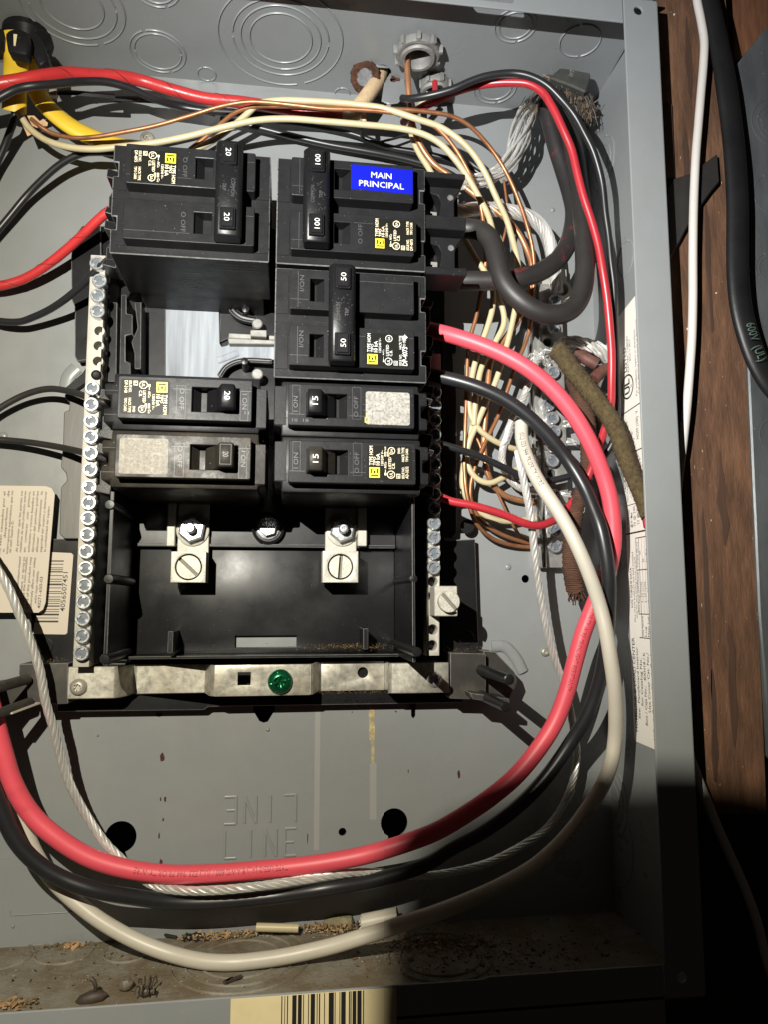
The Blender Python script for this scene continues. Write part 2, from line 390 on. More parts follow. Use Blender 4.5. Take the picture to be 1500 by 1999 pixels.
for px, py, rs in ((1058, 378, (10, 14)), (20, 310, (12, 20)), (15, 1640, (9,)), (1165, 1560, (8, 12, 16))):
    mb = MB(); c = at(px, py, 0)
    for r in rs: ring_bm(mb, c, r, (0, 0, 1), .4, .14)
    mb.build('knockout', paint, box, 60)
# pressed lettering LINE, once upside down and once upright
def stroke_letters(mb, word, x0, y0, w, h, gap, flip):
    L = {'L': [[(0, 1), (0, 0), (1, 0)]], 'I': [[(.5, 1), (.5, 0)]], 'N': [[(0, 0), (0, 1), (1, 0), (1, 1)]], 'E': [[(1, 1), (0, 1), (0, 0), (1, 0)], [(0, .5), (.8, .5)]]}
    x = 0
    for chx in word:
        for st in L[chx]:
            P = []
            for (u, v) in st:
                X, Y = x + u * w, v * h
                if flip: X, Y = -X, -Y
                P.append(Vector((x0 + X, y0 + Y, 0.0)))
            for i in range(len(P) - 1): mb.tube([P[i], P[i].lerp(P[i + 1], .5), P[i + 1]], .85, 10, flat=.6, up=(0, 0, 1))
        x += (w if chx != 'I' else w) + gap
mb = MB(); a = at(577, 1551, 0); b = at(437, 1609, 0); q = at(437, 1676, 0); e = at(577, 1676, 0)
ww = (a.x - b.x); lw = ww / (4 + 3 * .75); stroke_letters(mb, 'LINE', a.x, a.y, lw, a.y - b.y, lw * .75, True)
stroke_letters(mb, 'LINE', q.x, q.y, lw, a.y - b.y, lw * .75, False); mb.build('pressed_lettering', paint, box, 60)
# runs of dried drips on the back sheet
drip = mat('dried_drip', (.40, .33, .18), .5, var=.5, vs=300); drip_f = mat('faint_drip', (.29, .295, .29), .4); 
mb = MB()
for x, y0, y1, w, in ((725, 1378, 1445, 1.9), (727, 1447, 1490, 1.0)):
    a, b = at(x, y0, .06), at(x + 1, y1, .06); P = []
    for k in range(9): t = k / 8; P.append((a.lerp(b, t).x - w * random.uniform(.7, 1), a.lerp(b, t).y))
    for k in range(8, -1, -1): t = k / 8; P.append((a.lerp(b, t).x + w * random.uniform(.7, 1), a.lerp(b, t).y))
    mb.prism(P, .02, .1)
mb.pieces('dried_drip', drip, box)
mb = MB()
for x, y0, y1, w in ((620, 1375, 1660, 1.5), (728, 1490, 1600, 1.9)):
    a, b = at(x, y0, .06), at(x, y1, .06); mb.box((a.x - w, a.y, .02), (a.x + w, b.y, .07))
mb.pieces('dried_drip', drip_f, box)
mb = MB()
for x, y, w, h in ((316, 1478, 1.6, 2.4), (322, 1560, .7, 1.6), (313, 1560, .5, 1.2), (310, 1632, .5, 2), (314, 1685, 1.1, 2.5), (318, 1600, .6, 1), (774, 1389, .6, .6), (897, 1512, .9, 3.0), (806, 1375, 2.0, 4.5), (688, 1352, 1, 1.6), (600, 1637, .4, 3), (798, 1505, .3, 1.2), (310, 1395, 2.2, 1.4), (687, 1390, .4, .4)):
    c = at(x, y, 0); mb.prism([(c.x + p[0] * random.uniform(.6, 1.1), c.y + p[1] * random.uniform(.7, 1.1)) for p in circ(0, 0, w, 9, h)], .01, .12)
mb.pieces('rust_spot', rust, box)
# top wall with its conduit holes and knockouts
def tw(px, py): v = ray(px, py, 1, YT); return (v.x, v.z)
H1, H2, H3 = tw(817, 106), tw(850, 172), tw(744, 142); H4 = tw(62, 96)
mb = MB(); mb.T = lambda p: Vector((p[0], p[1] - 2 + 5.5 * p[2] / 91, p[2])); plate(mb, [(XL, 0), (XR, 0), (XR, DF), (XL, DF)], [circ(*H1, 10), circ(H2[0], max(9, H2[1]), 7), circ(H3[0], H3[1] + 1, 6.5, 16), circ(H4[0], H4[1], 7)], YT, YT + 1.2, 0, axis=1)
mb.build('top_wall', paint, box)
ringsT = [(140, 12, (27, 22.5, 16)), (308, 98, (15.5, 13)), (403, 139, (5.3,)), (302, -20, (12.5, 10)), (548, 76, (35, 27, 22.5, 17.5)), (1008, 55, (11.5, 9)), (1134, 84, (11.5,)), (968, 168, (13, 10)), (668, 176, (4.6,))]
for px, py, rs in ringsT:
    mb = MB(); c = tw(px, py); c = Vector((c[0], YT - 2 + 5.5 * c[1] / 91, c[1]))
    for i, r in enumerate(rs): ring_bm(mb, c, r, (0, -1, .06), .55, .75, (20 + 70 * i, 200 + 70 * i) if i < 2 else ())
    mb.build('knockout', paint, box, 60)
# right wall
mb = MB(); mb.box((XR, YB, 0), (XR + 1.2, YT, DF)); mb.build('right_wall', paint, box)
def rw(px, py): v = ray(px, py, 0, XR); return Vector((XR, v.y, v.z))
for px, py, rs in ((1178, 320, (16, 11, 7)), (1222, 505, (10,)), (1190, 1090, (15, 11)), (1186, 940, (9,)), (1195, 1560, (20, 15, 10)), (1200, 1640, (24,))):
    mb = MB(); c = rw(px, py)
    for i, r in enumerate(rs): ring_bm(mb, c, r, (-1, 0, 0), .6, .5, (60 + 80 * i, 240 + 80 * i) if i < 2 else ())
    mb.build('knockout', paint, box, 60)
mb = MB(); mb.box((XL - 1.2, YB, 0), (XL, YT, DF)); mb.build('left_wall', paint, box)
mb = MB(); mb.box((XL, YB - 1.2, 0), (XR, YB, DF)); mb.build('bottom_wall', paint_dirty, box)
def bw(px, py): v = ray(px, py, 1, YB); return Vector((v.x, YB, v.z))
for px, py, rs in ((0, 1868, (15,)), (125, 1858, (14,)), (250, 1858, (12,)), (470, 1872, (34, 27, 20)), (860, 1868, (26, 20))):
    mb = MB(); c = bw(px, py)
    for i, r in enumerate(rs): ring_bm(mb, c, r, (0, 1, 0), .7, .8, (100, 280) if i < 1 else ())
    mb.build('knockout', paint_dirty, box, 60)
# front flanges
IX, IT, IB = 174.5, 304.6, -164.5
hs = at(1247, 21, DF); hb = at(1332, 1908, DF)
mb = MB(); plate(mb, [(IX, YB - 1), (XR + 1.2, YB - 1), (XR + 1.2, YT + 1), (IX, YT + 1)], [circ(hs.x, hs.y, 2.3, 16), circ(hb.x, hb.y, 2.3, 16)], DF - 1.2, DF + .2, .5)
mb.build('right_flange', paint, box, 12)
mb = MB(); plate(mb, [(XL, IT), (IX - .3, IT), (IX - .3, YT + 1.2), (XL, YT + 1.2)], [rrect(*at(905, -3, DF)[:1], IT + 4.0, at(1005, 0, DF).x, YT - 1.5, 2)], DF - 1.2, DF, .4)
mb.build('top_flange', paint, box, 12)
mb = MB(); plate(mb, [(XL, YB - 60), (IX - .5, YB - 60), (IX - .5, IB + .9), (at(955, 1918, DF).x, IB + .9), (at(945, 1918, DF).x, IB), (XL, IB)], [], DF - 1.2, DF, .4)
mb.build('bottom_flange', paint, box, 12)
mb = MB(); mb.box((XL - 1, YB, DF - 1.2), (XL + 17, YT, DF)); mb.build('left_flange', paint, box)
# seam and folded tab at the foot of the back sheet
mb = MB(); a = at(20, 1787, .3); b = at(160, 1779, .3); mb.tube([a, a.lerp(b, .5), b], .3, 6); a2 = at(19, 1778, .3); mb.tube([a2, a], .3, 6)
mb.build('seam', paint, box)
def raised_slug(pts, h, r):
    mb = MB(); mb.tube(spline([at(x, y, 0) for x, y in pts]), r, 14, flat=h / r, up=(0, 0, 1)); return mb
raised_slug([(960, 1262), (985, 1262), (1008, 1285), (1022, 1312)], 2.2, 3.6).build('pressed_lug', paint, box, 60)
raised_slug([(150, 718), (134, 735), (128, 760)], 1.6, 4.0).build('pressed_lug', paint, box, 60)
# screw in the back sheet
def phillips(mb, c, r, h, ax=(0, 0, 1), a0=.4, slots=2):
    """domed head; the recess is sunk as a separate dark cross standing in a dished crown"""
    mb.lathe(c, [(r, 0), (r, h * .35), (r * .9, h * .7), (r * .62, h * .95), (r * .5, h), (r * .42, h * .55), (.02, h * .45)], 20, ax)
    return mb
c = at(287, 272, 0); mb = MB(); phillips(mb, c, 4.4, 2.4)
for a in (.7, .7 + math.pi / 2):
    e = Vector((math.cos(a), math.sin(a), 0)) * 1.8; f = Vector((-math.sin(a), math.cos(a), 0)) * .35
    mb.prism([(c + e + f)[:2], (c - e + f)[:2], (c - e - f)[:2], (c + e - f)[:2]], 1.0, 2.3)
mb.build('screw', zinc, box, 40)
c = at(1065, 1273, 0); mb = MB(); phillips(mb, c, 2.6, 1.6); mb.build('screw', zinc, box, 40)
# ---- label on the right wall
yT, yB, dL, dR = 166.0, -76.5, rw(1208, 640).z, DF - 6
mb = MB(); mb.prism([(yB, dR), (yT + 9, dR), (yT - .5, dL + 1), (yT - 2.5, dL), (yB + 3, dL), (yB + .8, dL + 1)], XR - .10, XR - .04, axis=0)
wlab = mb.build('wall_label', label_w, box)
mb = MB(); XX = XR - .14
KD = .6
def wt(body, y, d, size, fit=None, bold=0.0): mb.text(body, (XX, y, dL + (d - dL) * KD), (0, 1, 0), (0, 0, -1), size * .72, bold, fit=fit)
def Y(py): return rw(1235, py).y
dd = dR - dL
wt('LISTED', Y(719), dL + 15, 5.6, Y(668) - Y(719), .01); wt('ELECTRIC CABINET', Y(722), dL + 19.5, 3.0, Y(648) - Y(722)); wt('BOX V-2813', Y(702), dL + 24, 3.0, Y(660) - Y(702))
wt('For installation, repairs or alterations,', Y(778), dL + 34, 3.0, Y(646) - Y(778)); wt('Call an electrical contractor or electrician', Y(776), dL + 38.5, 3.0, Y(630) - Y(776))
cyl = Y(750); cd = dL + 9.0; R1 = 7.2
def oring(y, d, r, w, n=28):
    a = circ(y, d, r, n); b = circ(y, d, r - w, n); A = [mb.v((XX, *p)) for p in a]; B = [mb.v((XX, *p)) for p in b]
    for i in range(n): mb.face([A[i], A[(i + 1) % n], B[(i + 1) % n], B[i]])
oring(cyl, cd, R1, 1.0); mb.text('UL', (XX, cyl - 4.2, cd + 2.4), (0, 1, 0), (0, 0, -1), 6.0, .03, fit=8.4); mb.text('96', (XX, cyl - 1.6, cd + 5.2), (0, 1, 0), (0, 0, -1), 1.9)
def wline(y0, d0, y1, d1, w=.3):
    a = Vector((y0, dL + (d0 - dL) * (KD if d0 < dR else 1))); b = Vector((y1, dL + (d1 - dL) * (KD if d1 < dR else 1))); n = (b - a).normalized(); n = Vector((-n.y, n.x)) * w
    mb.face([mb.v((XX, *(a + n))), mb.v((XX, *(b + n))), mb.v((XX, *(b - n))), mb.v((XX, *(a - n)))])
wline(Y(800), dL, Y(790), dR); wline(Y(884), dL, Y(882), dR); wline(Y(1041), dL, Y(1040), dR, .45); wline(Y(985), dL, Y(984), dR, .2)
wt('HOM (100)  V.', Y(862), dL + 33, 4.2, Y(805) - Y(862)); wt('HOM1', Y(840), dL + 52, 4.2); wt('SHORT CIRCUIT', Y(982), dL + 3.5, 2.6, Y(930) - Y(982), .02)
wt('Main Panelboard', Y(978), dL + 7.5, 2.6, Y(925) - Y(978)); wt('TYPE HOM', Y(920), dL + 12, 2.6); wt('KA', Y(925), dL + 44, 3)
wt('RMS Symmetrical', Y(1038), dL + 5, 2.6, Y(992) - Y(1038)); wt('Amperes x 1000', Y(1036), dL + 9, 2.6, Y(994) - Y(1036)); wt('@ V~ Max', Y(1030), dL + 14, 3.0, Y(1000) - Y(1030), .02)
wt('10 @ 240', Y(1028), dL + 20, 3.6, Y(990) - Y(1028)); wt('22 @ 240', Y(1027), dL + 27, 3.6, Y(988) - Y(1027)); wt('25', Y(1020), dL + 42, 3.6)
wt('LUG TORQUE DATA', Y(1186), dL + 8, 3.2, Y(1108) - Y(1186), .015)
wt('(See circuit breakers and field installed', Y(1214), dL + 12.5, 2.6, Y(1078) - Y(1214)); wt('units for wire binding screw torque)', Y(1206), dL + 16.5, 2.6, Y(1088) - Y(1206))
wt('Wire Range (AWG/kcmil)', Y(1196), dL + 22, 2.6, Y(1118) - Y(1196)); wt('Torque (lb-in)', Y(1110), dL + 22, 2.8, Y(1060) - Y(1110)); wt('50', Y(1085), dL + 27, 2.8)
for k, tx in enumerate(('6 - 2/0 CU/AL', '6 - 2/0 CU/AL', 'See Main', 'Breaker')): wt(tx, Y(1176), dL + 28 + 6 * k, 2.8, Y(1136) - Y(1176))
for k, tx in enumerate(('50', 'See Main', 'Breaker')): wt(tx, Y(1100), dL + 33 + 6 * k, 2.8)
for k, tx in enumerate(('Line Neutral', 'Lug', 'Main Lug', 'Alternate', 'Main Breaker')): wt(tx, Y(1240), dL + 27 + 5.2 * k, 2.8, (Y(1202) - Y(1240)) * (.5 if tx == 'Lug' else 1))
wt('Branch Neutral and Equipment Ground Bars', Y(1216), dL + 54, 2.6, Y(1070) - Y(1216))
for d in (18.5, 24, 53): wline(Y(1242) if d > 19 else Y(1196), dL + d, Y(1052), dL + d, .22)
for y in (1052, 1114, 1198, 1243): wline(Y(y), dL + 18.5, Y(y), dL + 53, .25)
for k in range(5): wline(Y(1196), dL + 29.5 + 5.2 * k, Y(1052), dL + 29.5 + 5.2 * k, .1)
wt('HOMELINE ® LOAD CENTER', Y(1424), dL + 8, 4.4, Y(1244) - Y(1424), .008)
for k, (tx, a, b) in enumerate((('See:  Panelboard Interior', 1398, 1262), ('for Catalog No.', 1372, 1282), ('Box / Caja No.:   BXH18 / K', 1406, 1270), ('Use Cover Cat. No./', 1380, 1270), ('Utilice la Cubierta No. de Catalogo:', 1428, 1252), ('HOMC12UC', 1372, 1310))):
    wt(tx, Y(a), dL + 14 + 6.6 * k, 3.4, Y(b) - Y(a), .008)
mb.build('lettering', ink, wlab, smooth=0, recalc=False)
# ---- bar code sticker on the bottom flange
f0, f1 = at(450, 1948, DF), at(775, 1926, DF)
mb = MB(); mb.box((f0.x, IB - .6, DF + .02), (f1.x, IB - 40, DF + .10)); bst = mb.build('barcode_sticker', label_y, box)
mb = MB(); wpx = (f1.x - f0.x) / 970.0
for a, b in ((437, 443), (455, 459), (470, 476), (500, 525), (533, 555), (563, 568), (592, 597), (607, 632), (642, 647), (655, 662), (685, 690), (712, 742), (747, 752), (775, 780), (785, 812), (830, 837), (840, 846), (852, 874), (880, 905), (914, 920)):
    mb.box((f0.x + (a - 148) * wpx, IB - .9, DF + .11), (f0.x + (b - 148) * wpx, IB - 40, DF + .14))
mb.build('barcode_bars', ink, bst, smooth=0)
# ---- torn and rusty knockout beside the conduit holes
mb = MB(); c = at(712, 150, 22); ax = Vector((-.35, -.55, .75))
mb.lathe(c, [(8.6, -1), (9.0, .2), (8.6, 1.2), (7.0, 1.5), (5.8, .9), (.05, .7)], 30, ax, wob=.07); rk = mb.build('bent_knockout', rust, box, 30)
mb = MB(); mb.lathe(c + ax.normalized() * .9 + Vector((.3, -.6, 0)), [(5.0, 0), (4.6, .5), (.05, .6)], 18, ax, wob=.12); mb.build('bare_patch', mat('scraped_grey', (.11, .11, .115), .6, var=.4, vs=300, bump=.5, bs=500), rk, 30)
mb = MB(); e1 = ax.normalized().orthogonal().normalized(); e2 = ax.normalized().cross(e1)
for _ in range(170):
    a = random.uniform(0, 6.283); q = at(712, 150, 22) + (e1 * math.cos(a) + e2 * math.sin(a)) * random.uniform(5.4, 9.0) + ax.normalized() * random.uniform(.6, 1.8); z = random.uniform(.3, 1.0)
    V = [mb.v(q + Vector((random.uniform(-1, 1), random.uniform(-1, 1), random.uniform(-1, 1))) * z) for _ in range(4)]
    for f in ((0, 1, 2), (0, 2, 3), (0, 3, 1), (1, 3, 2)): mb.face([V[i] for i in f])
mb.build('rust_crust', rust, rk, smooth=0)['kind'] = 'stuff'
mb = MB()
def sheet(mb, pts, th, mi=0):
    P = [Vector(p) for p in pts]; n = (P[1] - P[0]).cross(P[2] - P[0]).normalized() * th
    A = [mb.v(p) for p in P]; B = [mb.v(p - n) for p in P]; k = len(P); mb.face(A, mi); mb.face(B[::-1], mi)
    for i in range(k): mb.face([A[i], B[i], B[(i + 1) % k], A[(i + 1) % k]], mi)
sheet(mb, [at(744, 199, 25), at(748, 170, 20), at(762, 145, 15), at(790, 155, 15), at(794, 188, 22), at(778, 203, 26), at(760, 205, 26)], .9)
sheet(mb, [at(716, 126, 26), at(738, 112, 24), at(770, 119, 22), at(784, 134, 20), at(766, 134, 23), at(738, 133, 25)], .9)
mb.bevel(.25); mb.build('bent_knockout', paint, box, 30)
mb = MB()
for k in range(14):
    c = at(random.uniform(764, 784), random.uniform(146, 168), 18.6); mb.prism([(c.x + p[0], c.y + p[1]) for p in circ(0, 0, random.uniform(.5, 1.3), 6)], c.z - 1, c.z)
mb.pieces('rust_flake', rust, box)

# ================================================================ second steel box at the right edge
jb = thing('junction_box', 'scratched dark galvanised box at the right edge, behind the thick black cable', 'electrical box', at(1500, 400, 60))
d0 = 66
P = pp([(1438, 128), (1498, 54), (1620, -30), (1700, 1600), (1507, 1480), (1484, 1200), (1458, 620)], d0 + 8)
mb = MB(); mb.prism(P, d0 - 40, d0 + 8); mb.bevel(.8); mb.build('front_panel', galv, jb)
for px, py, rs in ((1515, 240, (8, 11, 14.5)), (1506, 525, (7, 9)), (1512, 380, (12,)), (1505, 670, (8, 10)), (1515, 850, (9,))):
    mb = MB(); c = at(px, py, d0 + 8)
    for i, r in enumerate(rs): ring_bm(mb, c, r, (0, 0, 1), .5, .3, (30, 210) if i < 2 else ())
    mb.build('knockout', galv, jb, 60)
mb = MB(); c = at(1435, 140, d0 + 6); mb.box(c - Vector((1.2, 2, 1)), c + Vector((1.4, 2, 1.5))); mb.bevel(.3); mb.build('corner_tab', galv, jb)
st = thing('rubber_strap', 'dark leathery strap crossing the brown plank behind the white cable', 'strap', at(1360, 380, 74))
mb = MB(); P = pp([(1300, 372), (1312, 352), (1350, 340), (1378, 318), (1400, 302), (1404, 358), (1388, 376), (1362, 412), (1338, 452), (1312, 500), (1298, 520)], 75); mb.prism(P, 73, 76.5); mb.bevel(.8); mb.build('strap_band', blackr, st)

# ================================================================ flashlight (outside the picture, left of the camera, with an added light blocker)
fl = thing('flashlight', 'black pocket flashlight beside the camera with an added plate blocking part of its light', 'flashlight', (LX, LY, LD + 4))
mb = MB(); mb.lathe((LX, LY, LD + 4), [(6, 0), (13, 0), (13, 22), (10, 30), (10, 110), (0.1, 112)], 28); mb.build('barrel', plast, fl)
mb = MB(); mb.lathe((LX, LY, LD + 3), [(11.5, 0), (13.6, 0), (13.6, 8), (11.5, 8)], 28, cap=False); mb.build('lens_ring', steel, fl)
mb = MB(); dz = 30.0  # unseen plate added to block the lamp, outlined from the lower-right shadow edge
edge = [(1560, 1580, 72), (1500, 1560, 72), (1440, 1548, 72), (1340, 1515, 91), (1285, 1515, 91), (1160, 1535, 0), (1100, 1550, 0), (1000, 1580, 0), (900, 1620, 0), (850, 1660, 0), (800, 1750, 0), (762, 1840, 20), (745, 1930, 91), (740, 1990, 91), (740, 2100, 91)]
ep = []
for q in edge:
    p = at(*q); k = dz / (LD - q[2]); ep.append((LX + (p.x - LX) * k, LY + (p.y - LY) * k))
mb.prism(ep + [(ep[-1][0], LY - dz * 1.9), (LX + dz * 2.2, LY - dz * 1.9), (LX + dz * 2.2, ep[0][1])], LD - dz - .6, LD - dz + .6)
mb.build('light_blocker', plast, fl)
mb = MB(); mb.tube([Vector((LX + 14 + 30 * t, LY - 34 - 4 * t, LD - 30 + 40 * t)) for t in (0, .25, .5, .75, 1)], 2.0, 8); mb.build('blocker_arm', plast, fl)  # arm added to carry the light-blocking plate

# ================================================================ panel interior
inn = thing('panel_interior', 'black plastic breaker interior with bus plate, two neutral bars and zinc bracket', 'panel interior', (-10, 100, 0))
def ppoly(mb, pts, d0, d1, mi=0): mb.prism([tuple(at(x, y, d1)[:2]) for x, y in pts], d0, d1, mi=mi); return mb
mb = MB()
ppoly(mb, [(143, 464), (162, 441), (520, 441), (870, 560), (872, 1290), (60, 1290), (58, 1052), (170, 1052), (170, 700), (146, 698)], 1, 6)
mb.bevel(.4, mi=1); base = mb.build('base_pan', [plast_sm, plast_worn], inn)
mb = MB(); ppoly(mb, [(143, 462), (160, 440), (196, 440), (200, 698), (150, 705), (145, 695), (146, 600), (139, 585), (138, 500)], 6.2, 10); mb.bevel(.5, mi=1)
mb.pieces('wing', [plast_sm, plast_worn], inn)
mb = MB(); c = at(170, 664, 10); mb.lathe(c, [(1.9, -.5), (1.8, .8), (.1, .9)], 16); mb.pieces('stud', plast_sm, inn)
mb = MB(); ppoly(mb, [(172, 740), (139, 762), (125, 770), (126, 778), (135, 785), (134, 800), (124, 804), (122, 870), (118, 912), (128, 924), (130, 938), (118, 951), (115, 1042), (125, 1052), (172, 1052)], 6.2, 10); mb.bevel(.5)
wing_m = mat('glare_grey_plastic', (.115, .11, .105), .46, var=.12, vs=60, stretch=(1, 1, .2), bump=.1, bs=400, specks=.4, scol=(.3, .28, .25))  # lamp glare on the black plastic wing painted in as grey
mb.pieces('wing', wing_m, inn)
mb = MB(); ppoly(mb, [(160, 728), (176, 705), (178, 740), (142, 765), (124, 759)], 12, 14); mb.bevel(.4); mb.build('wing_tab', plast_sm, inn)
mb = MB(); ppoly(mb, [(866, 640), (893, 655), (893, 690), (886, 692), (888, 730), (893, 752), (893, 1040), (884, 1052), (866, 1052)], 6.2, 9); ppoly(mb, [(866, 1055), (929, 1052), (936, 1270), (866, 1290)], 6.2, 9); mb.bevel(.5, mi=1)
mb.pieces('wing', [plast_sm, plast_worn], inn)
mb = MB()
for (x, y, r) in ((914, 1028, 4.2), (912, 1245, 4.6), (87, 1262, 4.4)):
    c = at(x, y, 9 if x > 500 else 6); mb.lathe(c, [(r, -.3), (r, .3), (r * .9, .5), (r * .86, .2), (.02, .25)], 20)
mb.pieces('stud', plast_sm, inn)
# deep tray under the breakers
yb = at(500, 1283, 20).y; yt2 = at(500, 940, 14).y
xl = at(213, 1130, 64).x; xr0 = at(771, 1150, 10).x; xr1 = at(808, 1150, 65).x
for bx in ('l', 'r', 'b'):
    mb = MB()
    if bx == 'l': mb.box((xl - 1.2, yb, 6.2), (xl + .4, yt2, 64))
    elif bx == 'r': mb.prism([(xr0, 6.2), (xr0 + 1.4, 6.2), (xr1 + .7, 66), (xr1 - .7, 66)], yb, yt2 + 20, axis=1)
    else: mb.box((xl + .4, yb, 6.2), (xr0, yb + 1.4, 26))
    mb.bevel(.3, mi=1); mb.build('tray_wall', [plast_sm, plast_worn], inn)
mb = MB(); s0, s1 = at(458, 1241, 10), at(578, 1263, 10)
plate(mb, [(xl + .5, yb + 1.5), (xr0 - .2, yb + 1.5), (xr0 - .2, at(500, 1069, 11).y - .4), (xl + .5, at(500, 1067, 11).y - .4)], [[(s0.x, s1.y), (s1.x, s1.y), (s1.x, s0.y), (s0.x, s0.y)]], 6.3, 10.2, .2)
mb.build('tray_floor', plast_sm, inn)
mb = MB(); mb.box((s0.x - .3, s1.y - 2, 1), (s1.x + .3, s0.y + 1, 6.4)); mb.build('slot_backing', paint, inn)
mb = MB(); mb.box((xl + .6, at(500, 1067, 14).y, 6.3), (xr0 - .3, yt2 + 20, 14)); mb.box((xl + 2, at(500, 1068, 17).y, 13), (xr0 - .5, at(500, 1062, 17).y, 17)); mb.bevel(.4, mi=1); mb.build('tray_step', [plast_sm, plast_worn], inn)
mb = MB()
for px, py, d, r, dt in ((345, 1240, 10, 1.6, 34), (706, 1235, 10, 1.5, 30)):
    c = at(px, py, d); mb.box((c.x - 1.3, c.y - 8, d - .5), (c.x + 1.3, c.y + 3, dt))
mb.bevel(.3, mi=1); mb.pieces('tray_rib', [plast_sm, plast_worn], inn)
def post(px, py, d0, d1, r, r2=None):
    c = at(px, py, d0); mb = MB(); mb.lathe((c.x, c.y, 0), [(r2 or r * 1.15, d0), (r, d1 - .4), (r * .8, d1), (r * .5, d1 + .05), (.02, d1 + .05)], 18); return mb.build('post', [plast_sm], inn)
post(770, 1256, 10, 84, 2.3); post(938, 1307, 24, 78, 2.6); post(938, 1356, 24, 72, 2.4)
for px, py in ((214, 985), (212, 1130), (204, 1286)):
    c = at(px, py, 65); mb = MB(); mb.lathe((c.x, c.y, 0), [(2.5, 8), (2.4, 64.6), (2.0, 65.4), (.02, 65.5)], 18); mb.build('post', [plast_sm], inn)
c = at(808, 1130, 65); mb = MB(); mb.lathe((c.x, c.y, 0), [(2.2, 8), (2.0, 65.8), (.02, 66.2)], 16); mb.build('post', [plast_sm], inn)
mb = MB(); c = at(523, 1032, 14); mb.lathe((c.x, c.y, 14), [(9, -1), (9, 4), (7.6, 5), (7.2, 1.5), (.05, 1.5)], 32); mb.build('bolt_well', [plast_sm], inn)
mb = MB(); mb.lathe((c.x, c.y, 15.5), [(6.2, 0), (6.2, 1.2), (5.6, 1.4)], 24); mb.lathe((c.x, c.y, 16.5), [(5.0, 0), (5.0, 3.4), (4.4, 4.0)], 6, a0=.3); mb.prism([(c.x - .5, c.y - 4), (c.x + .5, c.y - 4), (c.x + .5, c.y + 4), (c.x - .5, c.y + 4)], 20.4, 20.9); mb.build('hex_bolt', steel, inn, 30)
# bus strips with stud, nut and lug
def slot_disc(mb, c, r, h, a, sw, depth=.9, n=28):
    """round screw face with a real slot: two half discs standing on a lower disc"""
    mb.lathe(c, [(r, 0), (r, h - depth)], n, mi=1)
    e = Vector((math.cos(a), math.sin(a))); f = Vector((-e.y, e.x)); t0 = math.asin(sw / r)
    for s_ in (1, -1):
        P = []
        for k in range(n // 2 + 1):
            t = t0 + (math.pi - 2 * t0) * k / (n // 2); q = e * (r * math.cos(t)) + f * (r * math.sin(t) * s_); P.append((c[0] + q.x, c[1] + q.y))
        mb.prism(P, c[2] + h - depth - .05, c[2] + h)
for (x0, x1, bx0, bx1, nx, ny, fx0, fx1, by0, by1, sa) in ((345, 410, 332, 402, 376, 1035, 324, 344, 1077, 1137, -.75), (634, 696, 629, 699, 667, 1036, 698, 716, 1076, 1137, 1.5)):
    st_ = MB(); a, b = at(x0, 1080, 19), at(x1, 955, 19); st_.box((a.x, a.y, 17.4), (b.x, b.y, 19))
    a, b = at(fx0, 1066, 22), at(fx1, 950, 22); st_.box((a.x, a.y, 14.2), (b.x, b.y, 22)); st_.bevel(.4); strip = st_.build('bus_strip', alum, inn)
    c = at(nx, ny, 19); m = MB(); m.lathe(c, [(8.7, 0), (8.7, 1.1), (8.2, 1.4), (4, 1.4)], 32); m.build('washer', alum, strip)
    m = MB(); m.lathe(c + Vector((0, 0, 1.4)), [(7.0, 0), (7.3, .8), (7.3, 4.4), (6.2, 5.4), (3.0, 5.5)], 6, a0=.35); m.build('nut', steel, strip, 25)
    m = MB(); m.lathe(c + Vector((0, 0, 6.5)), [(2.7, 0), (2.7, 6.2), (2.0, 7.2), (1.1, 7.25), (1.0, 6.2), (.05, 6.2)], 18); m.build('stud_bolt', steel, strip, 40)
    a, b = at(bx0, by1, 32), at(bx1, by0, 32); cc = (a + b) / 2; R = 6.9
    m = MB(); plate(m, [(a.x, a.y), (b.x, a.y), (b.x, b.y), (a.x, b.y)], [circ(cc.x, cc.y, R, 32)], 17, 32, .25); lug = m.build('terminal_lug', lugm, inn)
    m = MB(); slot_disc(m, Vector((cc.x, cc.y, 24)), R - .8, 7.4, sa, .95, 3.0); m.build('slotted_screw', [lugm, lug_dk], lug, 30)
# bright plate between the breakers
mb = MB()
P = pp([(322, 560), (426, 560), (428, 670), (432, 677), (444, 674), (448, 668), (540, 668), (540, 702), (474, 703), (458, 708), (440, 720), (428, 735), (424, 760), (322, 760)], 11)
mb.prism(P, 8, 11); mb.bevel(.35); bp_ = mb.build('bus_plate', busal, inn)
mb = MB(); mb.tube(spline([at(424, 704, 11), at(444, 697, 11), at(464, 689, 11)]), 2.0, 12, flat=.5, up=(0, 0, 1)); mb.build('pressed_rib', busal, bp_, 60)
stabm = mat('stab_metal', (.27, .265, .245), .6, metal=.2, var=.3, vs=200)
mb = MB()
for p in [[(444, 660), (536, 664), (538, 672), (446, 671)], [(446, 650), (536, 655), (536, 664), (445, 660)]]: ppoly(mb, p, 9, 16 if p[0][1] > 655 else 13)
ppoly(mb, [(488, 644), (520, 644), (520, 658), (488, 656)], 9, 19); mb.bevel(.4); mb.pieces('stab', stabm, inn)
mb = MB(); c = at(502, 634, 17); mb.lathe(c, [(3.0, -8), (3.0, 1.5), (2.4, 2.2), (.1, 2.3)], 16); c = at(502, 732, 17); mb.lathe(c, [(3.2, -8), (3.2, 1.5), (2.6, 2.2), (.1, 2.3)], 16); mb.pieces('stab_screw', cast, inn)
mb = MB(); ppoly(mb, [(430, 598), (540, 604), (540, 660), (455, 655), (428, 668)], 6.2, 9); ppoly(mb, [(284, 590), (322, 590), (322, 760), (282, 760)], 6.2, 12)
